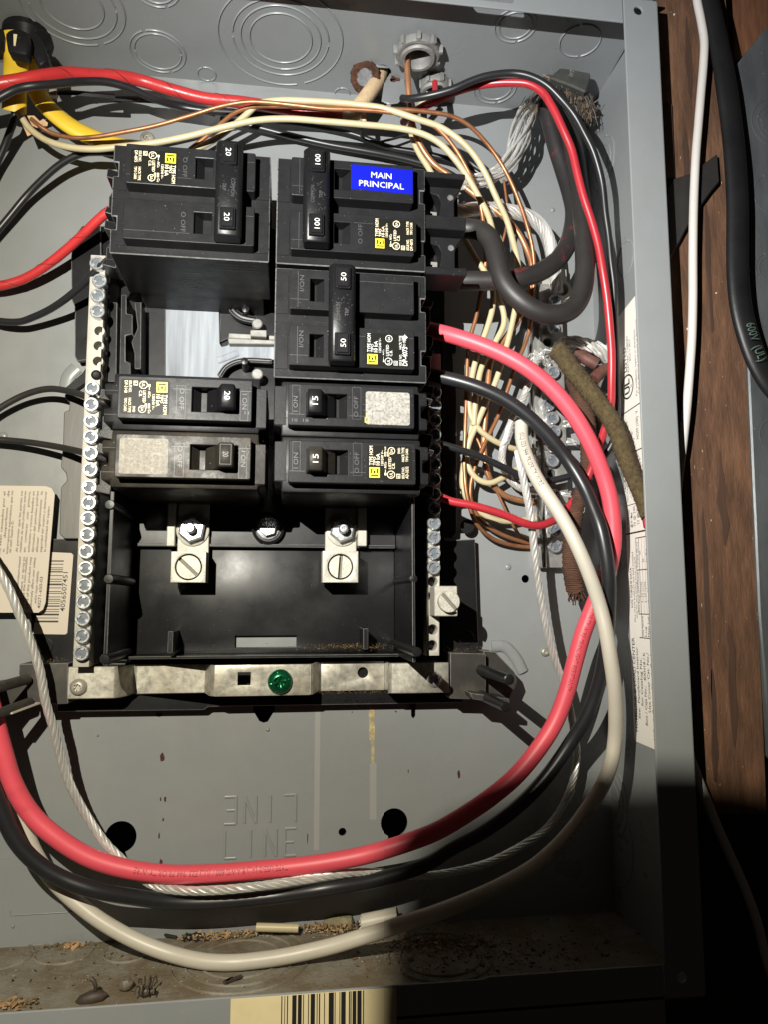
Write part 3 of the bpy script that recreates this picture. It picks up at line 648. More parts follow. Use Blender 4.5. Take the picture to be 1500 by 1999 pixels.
mb.tube(spline([at(448, 590, 14), at(454, 607, 14), at(470, 620, 14), at(500, 627, 14)]), 2.6, 8); mb.tube(spline([at(428, 735, 14), at(440, 718, 14), at(458, 708, 14), at(480, 704, 14), at(530, 706, 14)]), 1.8, 8)
mb.bevel(.3, mi=1); mb.pieces('insulator', [plast_sm, plast_worn], inn)
for px, py in ((480, 612), (478, 712)):
    c = at(px, py, 14); mb = MB(); mb.lathe((c.x, c.y, 8), [(2.3, 0), (2.0, 13), (.02, 13.4)], 16); mb.build('post', [plast_sm], inn)
# breaker mounting rails at the left (clip hooks seen below the double breaker)
mb = MB()
for p, d in (([(236, 575), (246, 575), (246, 612), (258, 614), (258, 652), (244, 655), (244, 705), (254, 708), (254, 745), (232, 745)], 34), ([(262, 590), (275, 590), (274, 720), (262, 720), (262, 690), (256, 668), (268, 640)], 30)): ppoly(mb, p, 6.2, d)
mb.bevel(.4, mi=1); mb.pieces('hook_rail', [plast_sm, plast_worn], inn)
mb = MB(); ppoly(mb, [(205, 590), (228, 590), (226, 745), (203, 745)], 6.2, 26); mb.bevel(.4, mi=1); mb.build('rail', [plast_sm, plast_worn], inn)
# neutral bars
def head(mb, c, r, h, a):
    """slotted terminal screw: bright rim, sunk middle, the slot cutting the rim at both ends"""
    mb.lathe(c, [(r, 0), (r, h - .5), (r - .35, h), (r - 1.05, h), (r - 1.3, h - 1.2)], 24, cap=False)
    mb.lathe(c, [(r - 1.25, h - 1.3), (r - 1.3, h - 1.15), (.02, h - 1.0)], 24, mi=1, cap=False)
    e = Vector((math.cos(a), math.sin(a))); f = Vector((-e.y, e.x))
    for s_ in (1, -1):
        q = [e * (r - .5) * s_ + f * .85, e * (r - 2.3) * s_ + f * .75, e * (r - 2.3) * s_ - f * .75, e * (r - .5) * s_ - f * .85]
        mb.prism([(c[0] + p.x, c[1] + p.y) for p in q], c[2] + h - 1.3, c[2] + h - .15)
def screw_head(parent, px, py, d, r, h, a, m=None):
    c = at(px, py, d + h); c.z = d; mb = MB(); head(mb, c, r, h, a); return mb.build('terminal_screw', [m or steel, steel_dk], parent, 30)
def bar(xc0, xc1, y0, y1, hw, holes, d0, d1, name):
    mb = MB(); plate(mb, [(xc1 - hw, y1), (xc1 + hw, y1), (xc0 + hw, y0), (xc0 - hw, y0)], [circ(x, y, 2.75, 20) for x, y in holes], d0, d1, .25)
    o = mb.build(name, alum, inn); return o
lt, lb = at(190, 498, 40), at(157, 1302, 40)
hl = [tuple(at(x, y, 40)[:2]) for x, y in ((193, 646), (191.5, 675), (190, 705), (188, 733))]
barL = bar(lt.x + .3, lb.x, lt.y, lb.y, 3.8, hl, 31, 40, 'neutral_bar')
mb = MB(); mb.box((min(lt.x, lb.x) - 3, lb.y, 6.3), (max(lt.x, lb.x) + 3.2, lt.y, 30.8)); mb.build('bar_support', plast_sm, inn)
mb = MB()
for x, y in hl[:3]: mb.lathe((x + .5, y - .5, 31.5), [(2.2, 0), (2.1, 3), (.05, 3.1)], 14)
mb.pieces('clamped_wire_end', lugm, barL)
mb = MB(); mb.lathe((*hl[3], 33), [(2.7, 0), (2.6, 8.2), (2.0, 9), (1.6, 8.4), (.05, 8.3)], 18); mb.build('plug', plast, barL)
sl = [(188, 513, .6), (193, 547, .3), (190, 576, 2.4), (189, 607, .2), (179, 757, 1.2), (177, 789, .4), (176.5, 821, 1.9), (176, 852, .8), (175.5, 884, 2.2), (175, 916, .9), (173, 950, 2.7), (172, 981, 1.5), (171, 1011, .0), (169, 1043, 3.1), (167, 1076, 2.2), (166, 1109, .0), (164, 1142, .05), (162, 1174, 1.5), (160, 1207, 2.6), (159, 1241, .7), (157, 1275, 1.3)]
for x, y, a in sl: screw_head(barL, x, y, 40, 3.75, 4.2, a)
rt, rb = at(850, 690, 40), at(846, 1280, 40)
hr = [tuple(at(x, y, 40)[:2]) for x, y in ((846, 1135), (846, 1229), (845, 1260))]
barR = bar(rt.x, rb.x, rt.y, rb.y, 3.5, hr, 31, 40, 'neutral_bar')
mb = MB(); mb.box((rb.x - 3.4, rb.y, 6.3), (rt.x + 3, rt.y, 30.8)); mb.build('bar_support', plast_sm, inn)
for k, y in enumerate((765, 792, 820, 848, 877, 906, 935, 964, 993, 1021, 1049, 1079, 1108)): screw_head(barR, 851 - k * .2, y, 40, 3.6, 4.2, (.8, 2.2, 1.4, .3)[k % 4])
a, b = at(850, 1203, 54), at(894, 1144, 54)
mb = MB(); mb.box((a.x, a.y, 26), (b.x, b.y, 54)); mb.bevel(.4); lugG = mb.build('ground_lug', lugm, inn)
cc = (a + b) / 2; mb = MB(); slot_disc(mb, Vector((cc.x + .8, cc.y - .3, 54)), 5.5, 4.2, -.85, .75, 2.4, 30); mb.bevel(.3); mb.build('slotted_screw', [lugm, lug_dk], lugG, 30)
# zinc bracket
dA, dB_ = 30, 14; yA0, yA1 = at(300, 1362, dA).y, at(300, 1300, dA).y
xa = [at(131, 1330, dA).x, at(230, 1330, dA).x, at(262, 1330, dB_).x, at(404, 1330, dB_).x, at(410, 1330, dA).x, at(612, 1330, dA).x, at(621, 1330, dB_).x, at(754, 1330, dB_).x, at(764, 1330, dA).x, at(877, 1330, dA).x]
yr = lambda x: 1.2 * (x + 100) / 190
mb = MB(); th = 1.6
prof = [(xa[0], dA), (xa[1] - 2, dA), (xa[1], dA - 1.5), (xa[2] - 1, dB_ + 1.5), (xa[2] + 1, dB_), (xa[3] - 1, dB_), (xa[4], dA - 2), (xa[4] + 2, dA)]
mb.prism(prof + [(x, d - th) for x, d in prof[::-1]], yA0, yA1, axis=1)
prof = [(xa[5] - 2, dA), (xa[5], dA - 1.5), (xa[6], dB_ + 1.5), (xa[6] + 1.5, dB_)]
mb.prism(prof + [(x - 1.2, d - th) for x, d in prof[::-1]], yA0, yA1, axis=1)
prof = [(xa[7] - 1, dB_), (xa[7] + 1, dB_ + 1.5), (xa[8] - 1, dA - 1.5), (xa[8] + 1, dA), (xa[9], dA)]
mb.prism(prof + [(x + .6, d - th) for x, d in prof[::-1]], yA0, yA1, axis=1)
mb.bevel(.4)
h = at(476, 1325, dA); plate(mb, [(xa[4] + 2, yA0), (xa[5] - 2, yA0), (xa[5] - 2, yA1), (xa[4] + 2, yA1)], [[(h.x - 3.3, h.y - 3.3), (h.x + 3.3, h.y - 3.3), (h.x + 3.3, h.y + 3.3), (h.x - 3.3, h.y + 3.3)]], dA - th, dA, .3)
h = at(708, 1313, dB_); plate(mb, [(xa[6] + 1.5, yA0), (xa[7] - 1, yA0), (xa[7] - 1, yA1), (xa[6] + 1.5, yA1)], [circ(h.x, h.y, 2.9, 20)], dB_ - th, dB_, .3)
bk = mb.build('bracket', zinc, inn)
mb = MB(); c = at(546, 1330, dA); phillips(mb, c, 6.4, 4.6)
for a_ in (.25, .25 + math.pi / 2):
    e = Vector((math.cos(a_), math.sin(a_), 0)); f = Vector((-e.y, e.x, 0)) * .9
    for s_ in (1, -1):
        p0 = c + e * 5.2 * s_; p1 = c + e * .6 * s_; mb.tube([p0 + Vector((0, 0, 3.4)), p0.lerp(p1, .5) + Vector((0, 0, 3.9)), p1 + Vector((0, 0, 2.4))], 1.0, 8, flat=.6, up=(0, 0, 1))
mb.build('green_screw', green, bk, 50)
for px, py in ((153, 1341), (849, 1326)):
    c = at(px, py, dA); mb = MB(); mb.lathe(c, [(4.3, 0), (4.2, .9), (3.6, 2.0), (2.4, 2.8), (1.9, 2.9), (1.7, 1.4), (.05, 1.4)], 24)
    for k in range(6):
        a_ = k * math.pi / 3; mb.lathe(c + Vector((math.cos(a_) * 1.55, math.sin(a_) * 1.55, 1.2)), [(.55, 0), (.5, 1.5), (.1, 1.55)], 6)
    mb.build('torx_screw', steel if px > 500 else zinc, bk, 45)
# feet of the interior under and beside the bracket
mb = MB(); ppoly(mb, [(112, 1296), (900, 1290), (905, 1372), (405, 1380), (398, 1386), (110, 1390)], 2, 11); mb.bevel(.5, mi=1); mb.build('foot_rail', [plast_sm, plast_worn], inn)
foot_m = mat('dusty_black_plastic', (.030, .028, .025), .5, var=.3, vs=90, dirt=.5, dcol=(.10, .085, .06), ds=60, dth=.6, specks=.5, scol=(.25, .22, .17))
mb = MB(); ppoly(mb, [(37, 1296), (132, 1294), (132, 1374), (78, 1376), (54, 1372), (50, 1330), (36, 1318)], 8, 27); ppoly(mb, [(-60, 1340), (55, 1322), (60, 1378), (20, 1395), (-60, 1430)], 4, 18)
mb.bevel(.5, mi=1); mb.pieces('foot_arm', [foot_m, plast_worn], inn)
mb = MB(); ppoly(mb, [(880, 1274), (950, 1276), (950, 1366), (880, 1364)], 8, 27); ppoly(mb, [(946, 1270), (968, 1272), (1006, 1312), (1012, 1330), (1004, 1348), (992, 1374), (925, 1366)], 4, 20); ppoly(mb, [(918, 1352), (996, 1364), (996, 1374), (925, 1366)], 20, 40)
mb.bevel(.5, mi=1); mb.pieces('foot_arm', [foot_m, plast_worn], inn)
for p0, p1, r in ((at(52, 1326, 30), at(-40, 1352, 62), 2.6), (at(58, 1370, 30), at(-30, 1402, 60), 2.2)):
    mb = MB(); mb.tube([p0, p0.lerp(p1, .5), p1], r, 14); mb.build('post', foot_m, inn)
mb = MB(); sheet(mb, [at(60, 1374, 27), at(78, 1374, 27), at(24, 1394, 46), at(10, 1394, 46)], .8); mb.build('fin', kraft if False else label_c, inn)
# rust-brown dust lying on the ledges
def grit(name, items, parent=None, mats=None):
    mb = MB()
    for (x, y, d, sx, sy, sd, n, s0, s1, mi) in items:
        for _ in range(n):
            c = at(x + random.gauss(0, sx), y + random.gauss(0, sy), d + random.gauss(0, sd) if sd >= 0 else d)
            s = random.uniform(s0, s1) * random.uniform(.5, 1); a = [Vector((random.uniform(-1, 1), random.uniform(-.6, .6), random.uniform(-.8, .8))) * s for _ in range(5)]
            V = [mb.v(c + q) for q in a]
            for q in ((0, 1, 2), (0, 2, 3), (0, 3, 4), (1, 2, 4), (2, 3, 4)): mb.face([V[i] for i in q], mi)
    return mb.build(name, mats, parent, smooth=0)
ochre = mat('ochre_dust', (.20, .125, .045), .95, var=.6, vs=300)
o = grit('dust', [(690, 1262, 22, 55, 3, 3, 500, .25, .7, 0), (620, 1352, 25, 60, 1.2, 2, 160, .2, .5, 0), (690, 1350, 26, 50, 1.5, 2, 200, .2, .55, 0), (920, 1268, 24, 25, 3, 3, 120, .2, .6, 0), (100, 1288, 26, 20, 3, 4, 90, .2, .6, 0)], inn, [ochre]); o['kind'] = 'stuff'
# stickers at the left
mb = MB(); mb.prism([tuple(at(x, y, 12)[:2]) for x, y in [(-120, 946), (88, 949), (100, 953), (106, 964), (88, 1176), (83, 1190), (74, 1196), (-120, 1196)]], 11.2, 11.8); stk = mb.build('instruction_label', label_c, inn)
mb = MB(); ey = Vector((1, .0, 0))
def upt(mb, tx, x, y0, y1, size, d, bold=.0, slant=.085):
    """line of print that reads upward from (x, y0) to (x2, y1) in the photograph"""
    a = at(x, y0, d); b = at(x + (y0 - y1) * slant, y1, d); v = b - a; ex = v.normalized(); e2 = Vector((ex.y, -ex.x, 0))
    mb.text(tx, a, ex, -e2, size, bold, fit=v.length)
for tx, x, y0, y1 in (('no sean causados por el', 0, 1082, 960), ('o      desperfecto      de', 8, 1078, 958), ('interruptores automáticos que no', 15, 1081, 958), ('de sean Square D.', 21, 1079, 1016),
                      ('Al permitir que las partes no', 34, 1078, 958), ('metálicas de este producto entren', 41, 1078, 959), ('en   contacto   con   pintura,', 49, 1078, 959), ('solventes o rocíos basados en', 57, 1078, 959), ('derivados del petróleo podrían', 65, 1078, 959), ('afectar   negativamente   la', 73, 1078, 959), ('seguridad del usuario y deteriorar', 81, 1078, 959), ('la confiabilidad del equipo.', 89, 1077, 987),
                      ('Allowing petroleum-based', 32, 1186, 1087), ('paint, solvent, or spray to', 40, 1187, 1087), ('contact the non-metallic', 45, 1188, 1087), ('parts of this product may', 53, 1188, 1087), ('adversely affect user safety', 61, 1187, 1088), ('and/or impair reliability.', 70, 1178, 1114), ('40271-650-03', 78, 1188, 1126)):
    upt(mb, tx, x, y0, y1, 1.25 if tx[0] != '4' else 1.6, 11.9, .004)
mb.build('lettering', ink, stk, smooth=0, recalc=False)
mb = MB(); mb.prism([tuple(at(x, y, 9)[:2]) for x, y in [(90, 1077), (136, 1079), (140, 1083), (128, 1236), (124, 1239), (60, 1238)]], 6.1, 6.5); stk2 = mb.build('barcode_label', label_c, inn)
mb = MB(); random.seed(5); y = 1094.0
while y < 1214:
    w = random.choice((1.4, 1.4, 2.4, 3.4)); f = (y - 1094) / 120; xr = 124 - 11 * f
    mb.prism([tuple(at(px_, py_, 6.6)[:2]) for px_, py_ in ((60, y - .3), (xr, y), (xr - .1, y + w), (60, y + w - .3))], 6.55, 6.62); y += w + random.choice((2.2, 3.2, 4.4, 5.6))
upt(mb, '4056507451', 125.5, 1194, 1117, 2.6, 6.65, .004); mb.build('barcode_bars', ink, stk2, smooth=0, recalc=False)
random.seed(11)

# ================================================================ circuit breakers
def seg_circle(mb, T, u, v, r, w, d, n=22):
    a = circ(u, v, r, n); b = circ(u, v, r - w, n); A = [mb.v((*p, d)) for p in a]; B = [mb.v((*p, d)) for p in b]
    for i in range(n): mb.face([A[i], A[(i + 1) % n], B[(i + 1) % n], B[i]])
def rectface(mb, u0, v0, u1, v1, d, mi=0): mb.face([mb.v((u0, v0, d)), mb.v((u1, v0, d)), mb.v((u1, v1, d)), mb.v((u0, v1, d))], mi)
def frame(mb, u0, v0, u1, v1, w, d):
    rectface(mb, u0, v0, u1, v0 + w, d); rectface(mb, u0, v1 - w, u1, v1, d); rectface(mb, u0, v0 + w, u0 + w, v1 - w, d); rectface(mb, u1 - w, v0 + w, u1, v1 - w, d)
def pm(T): return MB(T)
EX, EY = (0, 1, 0), (-1, 0, 0)
def print_label(T, parent, uo, vo, num='62', issue='DP-4075', big=False, cu=True, swd=False, pc=None, faded=None):
    """black sticker with the maker's square emblem and approval text; reads along local +v"""
    pc = pc or ink_c
    mb = pm(T); mb.prism(rrect(uo, vo - 8, uo + 21.6, vo + 8.2, 1.1), 88.02, 88.10); lb = mb.build('label', faded or label_k, parent)
    d = 88.13; mb = pm(T); frame(mb, uo + .9, vo - 7.1, uo + 5.8, vo - 2.2, .75, d); frame(mb, uo + 2.3, vo - 5.7, uo + 4.4, vo - 3.2, .62, d); rectface(mb, uo + 1.7, vo - 5.7, uo + 2.4, vo - 5.05, d); rectface(mb, uo + 4.3, vo - 5.7, uo + 5.0, vo - 5.05, d)
    mb.build('square_emblem', ink_y, lb, smooth=0, recalc=False)
    mb = pm(T)
    def t(s, u, v, h, fit=None, b=.012): mb.text(s, (uo + u, vo + v, d), EX, EY, h, b, fit=fit)
    t('TYPE HOM', 2.5, -1.2, 1.7, 9.2); t('TIPO', 3.9, -1.2, 1.25, 4.0); t('10 kA', 5.8, -1.2, 1.75, 5.6, .02); t('120/240 V~', 7.5, -1.2, 1.15, 7.2)
    t('Al/Cu', 9.4, -2.6, 1.15, 3.0); rectface(mb, uo + 8.5, vo - 5.9, uo + 9.4, vo - 4.7, d); rectface(mb, uo + 8.8, vo - 4.6, uo + 9.1, vo - 3.2, d)
    if cu: t('Cu', 9.2, 6.0, 1.2, 1.7); frame(mb, uo + 8.4, vo + 3.2, uo + 9.3, vo + 5.4, .25, d); frame(mb, uo + 9.8, vo + 3.2, uo + 10.7, vo + 5.4, .25, d)
    seg_circle(mb, T, uo + 11.6, vo - 5.5, 1.9, .32, d); t('UL', 12.3, -6.6, 1.4, 2.2)
    t('LISTED', 11.7, -2.8, 1.35, 5.6); t('C.B.', 13.4, -2.8, 1.35, 2.9)
    seg_circle(mb, T, uo + 11.8, vo + 5.9, 1.75, .32, d); t('SA', 12.4, 4.9, 1.2, 2.0)
    frame(mb, uo + 14.1, vo - 7.3, uo + 16.0, vo - 5.1, .22, d); t(num, 15.6, -6.9, 1.1, 1.4)
    t('ISSUE NO.', 18.0, -7.3, 1.3, 5.6); t('HACR TYPE', 18.0, .8, 1.3, 6.8); t('TIPO CARR', 19.8, .8, 1.2, 6.4)
    t(issue, 20.7 if big else 19.9, -7.3, 2.4 if big else 1.4, 9.4 if big else 5.8, .02 if big else .012)
    if swd: t('SWD', 16.0, 4.6, 1.2, 2.8)
    mb.build('lettering', pc, lb, smooth=0, recalc=False)
    if big:
        mb = pm(T); P = [(uo + 19.4 + 1.6 * random.uniform(.4, 1.1) * math.cos(a), vo + 6.3 + 2.2 * random.uniform(.4, 1.1) * math.sin(a)) for a in [k * 2 * math.pi / 22 for k in range(22)]]
        mb.prism(P, 88.11, 88.14); mb.build('rubbed_patch', ink_w, lb, smooth=0)
    return lb
def marks(T, parent, items):
    mb = pm(T)
    for s, u, v, h, fit in items: mb.text(s, (u, v, 88.03), EX, EY, h, 0, fit=fit)
    mb.build('moulded_lettering', plast_mark, parent, smooth=0, recalc=False)
    return parent
def lines(mb, L, w=.16, h=.22):
    for (u0, v0, u1, v1, d) in L: mb.box((min(u0, u1) - w, min(v0, v1) - w, d - .1), (max(u0, u1) + w, max(v0, v1) + w, d + h))
def cover(T, parent, v0, hole, m=plast, u0=7.0, u1=67.6, hv=9.9):
    mb = pm(T); plate(mb, rrect(u0, v0 - hv, u1, v0 + hv, .9, 3), [[(hole[0], v0 - hole[2]), (hole[1], v0 - hole[2]), (hole[1], v0 + hole[2]), (hole[0], v0 + hole[2])]] if hole else [], 79.5, 88, .35)
    o = mb.build('cover', [m, plast_worn], parent, smooth=12)
    if hole:
        mb = pm(T); mb.box((hole[0] - 1, v0 - hole[2] - .5, 79), (hole[1] + 1, v0 + hole[2] + .5, 80.4)); 
        mb.prism([(hole[1] - 3.4, 80.4), (hole[1] + .2, 80.4), (hole[1] + .2, 86.6)], v0 - hole[2] - .2, v0 + hole[2] + .2, axis=1)
        mb.build('rocker_floor', plast_old if m is plast_old else plast, o)
    return o
def terminals(T, parent, vs, u=75.5, right=True):
    for v0 in vs:
        mb = pm(T); mb.box((u + 2.2, v0 + .5, 46), (u + 6.2, v0 + 8.0, 58)); mb.prism([(u + .2, v0 + 8), (u + 6.2, v0 + 8), (u + 7.6, v0 + 11.0), (u + .6, v0 + 12.6)], 46, 61); mb.prism([(u + .2, v0 - 2.5), (u + 1.5, v0 + .5), (u + 6.2, v0 + .5), (u + 5.0, v0 - 2.5)], 44, 57)
        mb.prism([(u + .4, v0 - 6.5), (u + 7.2, v0 - 8.0), (u + 6.8, v0 - 12.5), (u + .4, v0 - 11)], 44, 61)
        mb.bevel(.3, mi=1); mb.build('terminal_clip', [plast_deep, plast_worn], parent)
def double(name, label, ox, oy, flip, tie_u, hole, lab, group):
    sg = -1 if flip else 1
    T = lambda p: Vector((ox + sg * p[0], oy + sg * p[1], p[2]))
    r = thing(name, label, 'circuit breaker', (ox + sg * 37, oy, 8), group)
    mb = pm(T)
    poly = [(0, -27.6), (75, -27.6), (75, -18.6), (72.6, -18.6), (72.6, -11.5), (75, -11.5), (75, 9.0), (72.4, 9.0), (72.4, 15.6), (75, 15.6), (75, 27.6), (0, 27.6)]
    mb.prism(poly, 34, 80); mb.box((4, -27, 9), (70, 27, 34)); mb.bevel(.45, mi=1)
    for v in (-13.8, 13.8):
        mb.box((.5, v - 9.6, 79.8), (6.4, v + 9.6, 80.5)); mb.box((68.2, v + 3, 79.8), (72.2, v + 9.8, 80.4))
    lines(mb, [(.3, 0, 74.6, 0, 79.9), (.3, -6, 6.5, -6, 80.4), (.3, 8, 6.5, 8, 80.4), (.3, 21, 6.5, 21, 80.4), (68, -5, 74.6, -5, 79.9), (68, 18, 74.6, 18, 79.9), (68, 4.8, 74.6, 4.8, 79.9)])
    body = mb.build('body', [plast, plast_worn], r)
    # moulded notes on the lower side
    if flip:
        mb = pm(lambda p: Vector((ox + sg * p[0], oy - 27.75, p[1])))
        for k, s_ in enumerate(('CAUTION USE ONLY WITH', 'SQUARE D PANELBOARDS', 'DO NOT REMOVE')): mb.text(s_, (26, 74 - 3.0 * k, 0), (-1, 0, 0), (0, 1, 0), 1.8, fit=22)
        for k, s_ in enumerate(('INTERRUPTING', 'RATING', '10 000 A', '120/240 VAC')): mb.text(s_, (44, 62 - 3.0 * k, 0), (-1, 0, 0), (0, 1, 0), 1.6, align='LEFT')
        seg_circle(mb, T, 40, 48, 4, .35, 0); mb.text('SQD', (43, 47.2, 0), (-1, 0, 0), (0, 1, 0), 1.6); mb.build('moulded_lettering', plast_mark, body, smooth=0, recalc=False)
    for v in (-13.8, 13.8):
        cv = cover(T, r, v, hole); mbl = []
        if tie_u < 22: marks(T, cv, [('O OFF', hole[1] + 6.0, v - 5, 2.2, 10)])
        else: marks(T, cv, [('I/ON', hole[0] - 3.0, v - 1, 2.2, 8)])
        mb = pm(T); lines(mb, [(hole[1] + 2, v + 5.6, 44, v + 5.6, 87.95), (7.5, v - 5.0, hole[0] - 1, v - 5.0, 87.95), (44, v + 5.6, 67, v + 5.6, 87.95), (11, v - 9, 11, v + 9, 87.95)], .1, .12); mb.build('seam', plast_mark, cv)
        mb = pm(T); mb.prism([(tie_u - 1, 80.5), (tie_u + 12.6, 80.5), (tie_u + 9, 91), (tie_u + 2, 91)], v - 5.6, v + 5.6, axis=1); mb.bevel(.4); mb.build('handle', plast_deep, r)
    # tie bar joining both handles
    mb = pm(T); a = tie_u
    mb.prism([(a + .6, 88.8), (a + 13.4, 88.8), (a + 12.9, 95), (a + 11.4, 97.2), (a + 2.0, 97.2), (a + .2, 95)], -23.6, 23.6, axis=1); mb.bevel(.7); tie = mb.build('handle_tie', [plast_deep], r)
    for v in (-16, 16):
        mb = pm(T); mb.box((a + 3.0, v - 5.3, 97), (a + 10.2, v + 5.3, 98.9)); mb.box((a + 3.8, v - 4.6, 98.8), (a + 9.4, v + 4.6, 99.7)); mb.bevel(.3); cp = mb.build('handle_cap', plast_deep, tie)

    mbt = pm(T)
    for v in (-16, 16): w_ = 5.2 if len(lab['amp']) > 2 else 4.0; mbt.text(lab['amp'], (a + 6.6 + 1.45, v - w_ / 2, 99.75), EX, EY, 2.6, .0, fit=w_)
    mbt.build('amp_rating', ink_w, tie, smooth=0, recalc=False)
    mbt = pm(T)
    for k, s_ in enumerate(('COMMON', 'TRIP')): mbt.text(s_, (a + 5.5 + 4 * k, 0, 97.25), EX, EY, 1.9, 0, align='CENTER', fit=None)
    for _ in range(26):
        q = (a + random.uniform(2.5, 11), random.uniform(-9, 9)); l = random.uniform(.2, 1.2); e = random.uniform(-.9, .9); mbt.prism([(q[0], q[1]), (q[0] + .16, q[1]), (q[0] + .16 + e, q[1] + l), (q[0] + e, q[1] + l)], 97.1, 97.28)
    mbt.build('scratches', plast_mark, tie, smooth=0, recalc=False)
    return r, T
G2, G1 = 'circuit breakers', 'circuit breakers'
b1, T1 = double('double_breaker', 'black two-pole 20 amp breaker at the upper left, printed label on its top pole', -9.6, 192.2, True, 12.2, (27.0, 35.2, 5.3), {'amp': '20'}, G2)
print_label(T1, b1, 43.6, -13.0); terminals(T1, b1, (-13.8, 13.8))
b2, T2 = double('double_breaker', 'black two-pole 50 amp breaker feeding the pink-red and thick black wires', -6.3, 134.6, False, 25.0, (16.8, 23.4, 5.6), {'amp': '50'}, G2)
print_label(T2, b2, 43.4, -14.6, big=True, cu=False, pc=ink_w); terminals(T2, b2, (-15.5, 11.5))
b3, T3 = double('main_breaker', 'black two-pole 100 amp main breaker with blue MAIN PRINCIPAL sticker', -6.3, 192.0, False, 12.4, (28.0, 35.8, 5.4), {'amp': '100'}, G2)
lb3 = print_label(T3, b3, 47.2, -13.4, cu=False)
mb = pm(T3); mb.prism([(36.2, 9.2), (67.2, 8.6), (67.2, 21.4), (36.2, 22.0)], 88.05, 88.15); bl = mb.build('blue_sticker', label_blue, b3)
mb = pm(T3); mb.text('MAIN', (46.0, 15.9, 88.2), (1, -.012, 0), (0.012, 1, 0), 3.1, .006, fit=10.6); mb.text('PRINCIPAL', (40.0, 11.1, 88.2), (1, -.012, 0), (.012, 1, 0), 3.1, .006, fit=22.8); mb.build('lettering', ink_w, bl, smooth=0, recalc=False)
mb = pm(T3)                                            # lug compartments on the outer end
for v0, v1 in ((24.6, 27.6), (-3.2, 4.0), (-27.6, -23.6)): mb.box((73, v0, 58), (96.6, v1, 78.5))

mb.box((71.5, -27, 50), (74.4, 27, 79.0)); mb.box((74, -26, 56), (97, 26, 60))
for v in (4.2, -23.6):

    mb.prism([(84.5, v - .2), (92.6, v - .2), (92.6, v + 12), (93.4, v + 16), (96.4, v + 20.4), (76, v + 20.4), (76, v + 17.5), (84.0, v + 15.5), (85.5, v + 12)], 59, 70)
mb.bevel(.4); mb.build('lug_housing', [plast, plast_worn], b3)
for v in (4.3, -23.5):
    mb = pm(T3); mb.box((77.6, v, 59), (84.2, v + 8.5, 66)); mb.bevel(.3); lg = mb.build('lug', mat('lug_dull', (.22, .215, .20), .6, metal=.2, var=.3, vs=300), b3)
    mb = pm(T3); mb.lathe((80.6, v + 3.6, 66), [(2.6, 0), (2.4, .8), (1.2, .9), (1.0, .2), (.05, .2)], 16); mb.build('lug_screw', lugm, lg)
    mb = pm(T3); mb.lathe((90.5, v + 14.5, 70), [(1.6, 0), (1.6, .3), (1.2, .35), (1.2, .05), (.05, .05)], 16); mb.build('moulded_boss', plast_worn, b3)

def single(name, label, ox, oy, flip, hu, hole, amp, sticker, m, old=False, faint=False):
    sg = -1 if flip else 1
    T = lambda p: Vector((ox + sg * p[0], oy + sg * p[1], p[2]))
    r = thing(name, label, 'circuit breaker', (ox + sg * 37, oy, 8), G1)
    mb = pm(T); poly = [(4.0, -13.4), (71, -13.4), (71, -8.6), (75.2, -8.6), (75.2, -2.6), (72.2, -2.6), (72.2, 3.4), (75.2, 3.4), (75.2, 10.2), (71, 10.2), (71, 13.4), (4.0, 13.4), (4.0, 11.2), (.4, 11.2), (.4, -8.6), (4.0, -8.6)]
    mb.prism(poly, 34, 80); mb.box((5, -13, 9), (70, 13, 34)); mb.bevel(.9, 2, mi=None)
    mb.box((.9, -8, 79.8), (6.0, 10.6, 80.5)); lines(mb, [(.6, -4.6, 6.4, -4.6, 80.4), (68.4, -5, 74.6, -5, 79.9), (68.4, 6.4, 74.6, 6.4, 79.9)])
    mb.build('body', [m, plast_worn], r)
    cv = cover(T, r, 0, (hole[0], hole[1], 5.7), m, 7.2, 67.4, 9.9)
    L = [('O OFF', 40.0, -5, 2.2, 10), ('I ON', 11.6, -3.4, 2.2, 7.4)] 
    mb = pm(T)
    for s_, u, v, h, fit in L: mb.text(s_, (u, v, 88.04), EX, EY, h, 0, fit=fit)
    if amp == '15' and not old: mb.text('10  18', (9, -8.2, 88.04), (1, 0, 0), (0, 1, 0), 1.6, fit=7.6)
    if flip and not old: mb.text('10  11', (6.5 + 9, 6.4, 88.04), (-1, 0, 0), (0, -1, 0), 1.6, fit=7)
    frame(mb, 37.2, -6.2, 41.4, 9.4, .14, 88.03); frame(mb, 9.0, -4.6, 12.6, 9.4, .14, 88.03)
    lines(mb, [(7.6, -4.6, hole[0] - 1, -4.6, 87.95), (hole[1] + 1, -4.6, 43, -4.6, 87.95)], .1, .12)
    mb.build('moulded_lettering', plast_mark, cv, smooth=0, recalc=False)
    mb = pm(T); a = hu
    mb.prism([(a - .6, 80.5), (a + 14, 80.5), (a + 13, 84), (a + 8.6, 88.5), (a + 6.6, 95.6), (a + 6.0, 96.6), (a + .5, 96.6), (a, 95.8)], -5.5, 5.5, axis=1); mb.bevel(.5); hd = mb.build('handle', plast_old if old else plast_deep, r)
    mb = pm(T)
    if faint:
        mb.text(amp, (a + 4.6, 0, 96.64), EX, EY, 2.6, .0, align='CENTER'); frame(mb, a + .9, -4.6, a + 5.9, 4.6, .15, 96.64)
        mb.build('amp_rating', plast_mark, hd, smooth=0, recalc=False)
    else:
        mb.text(amp, (a + 4.6, -2.0, 96.66), EX, EY, 2.7, .0, fit=4.0); mb.build('amp_rating', ink_w, hd, smooth=0, recalc=False)
    terminals(T, r, (1.5,), 74.5)
    return r, T
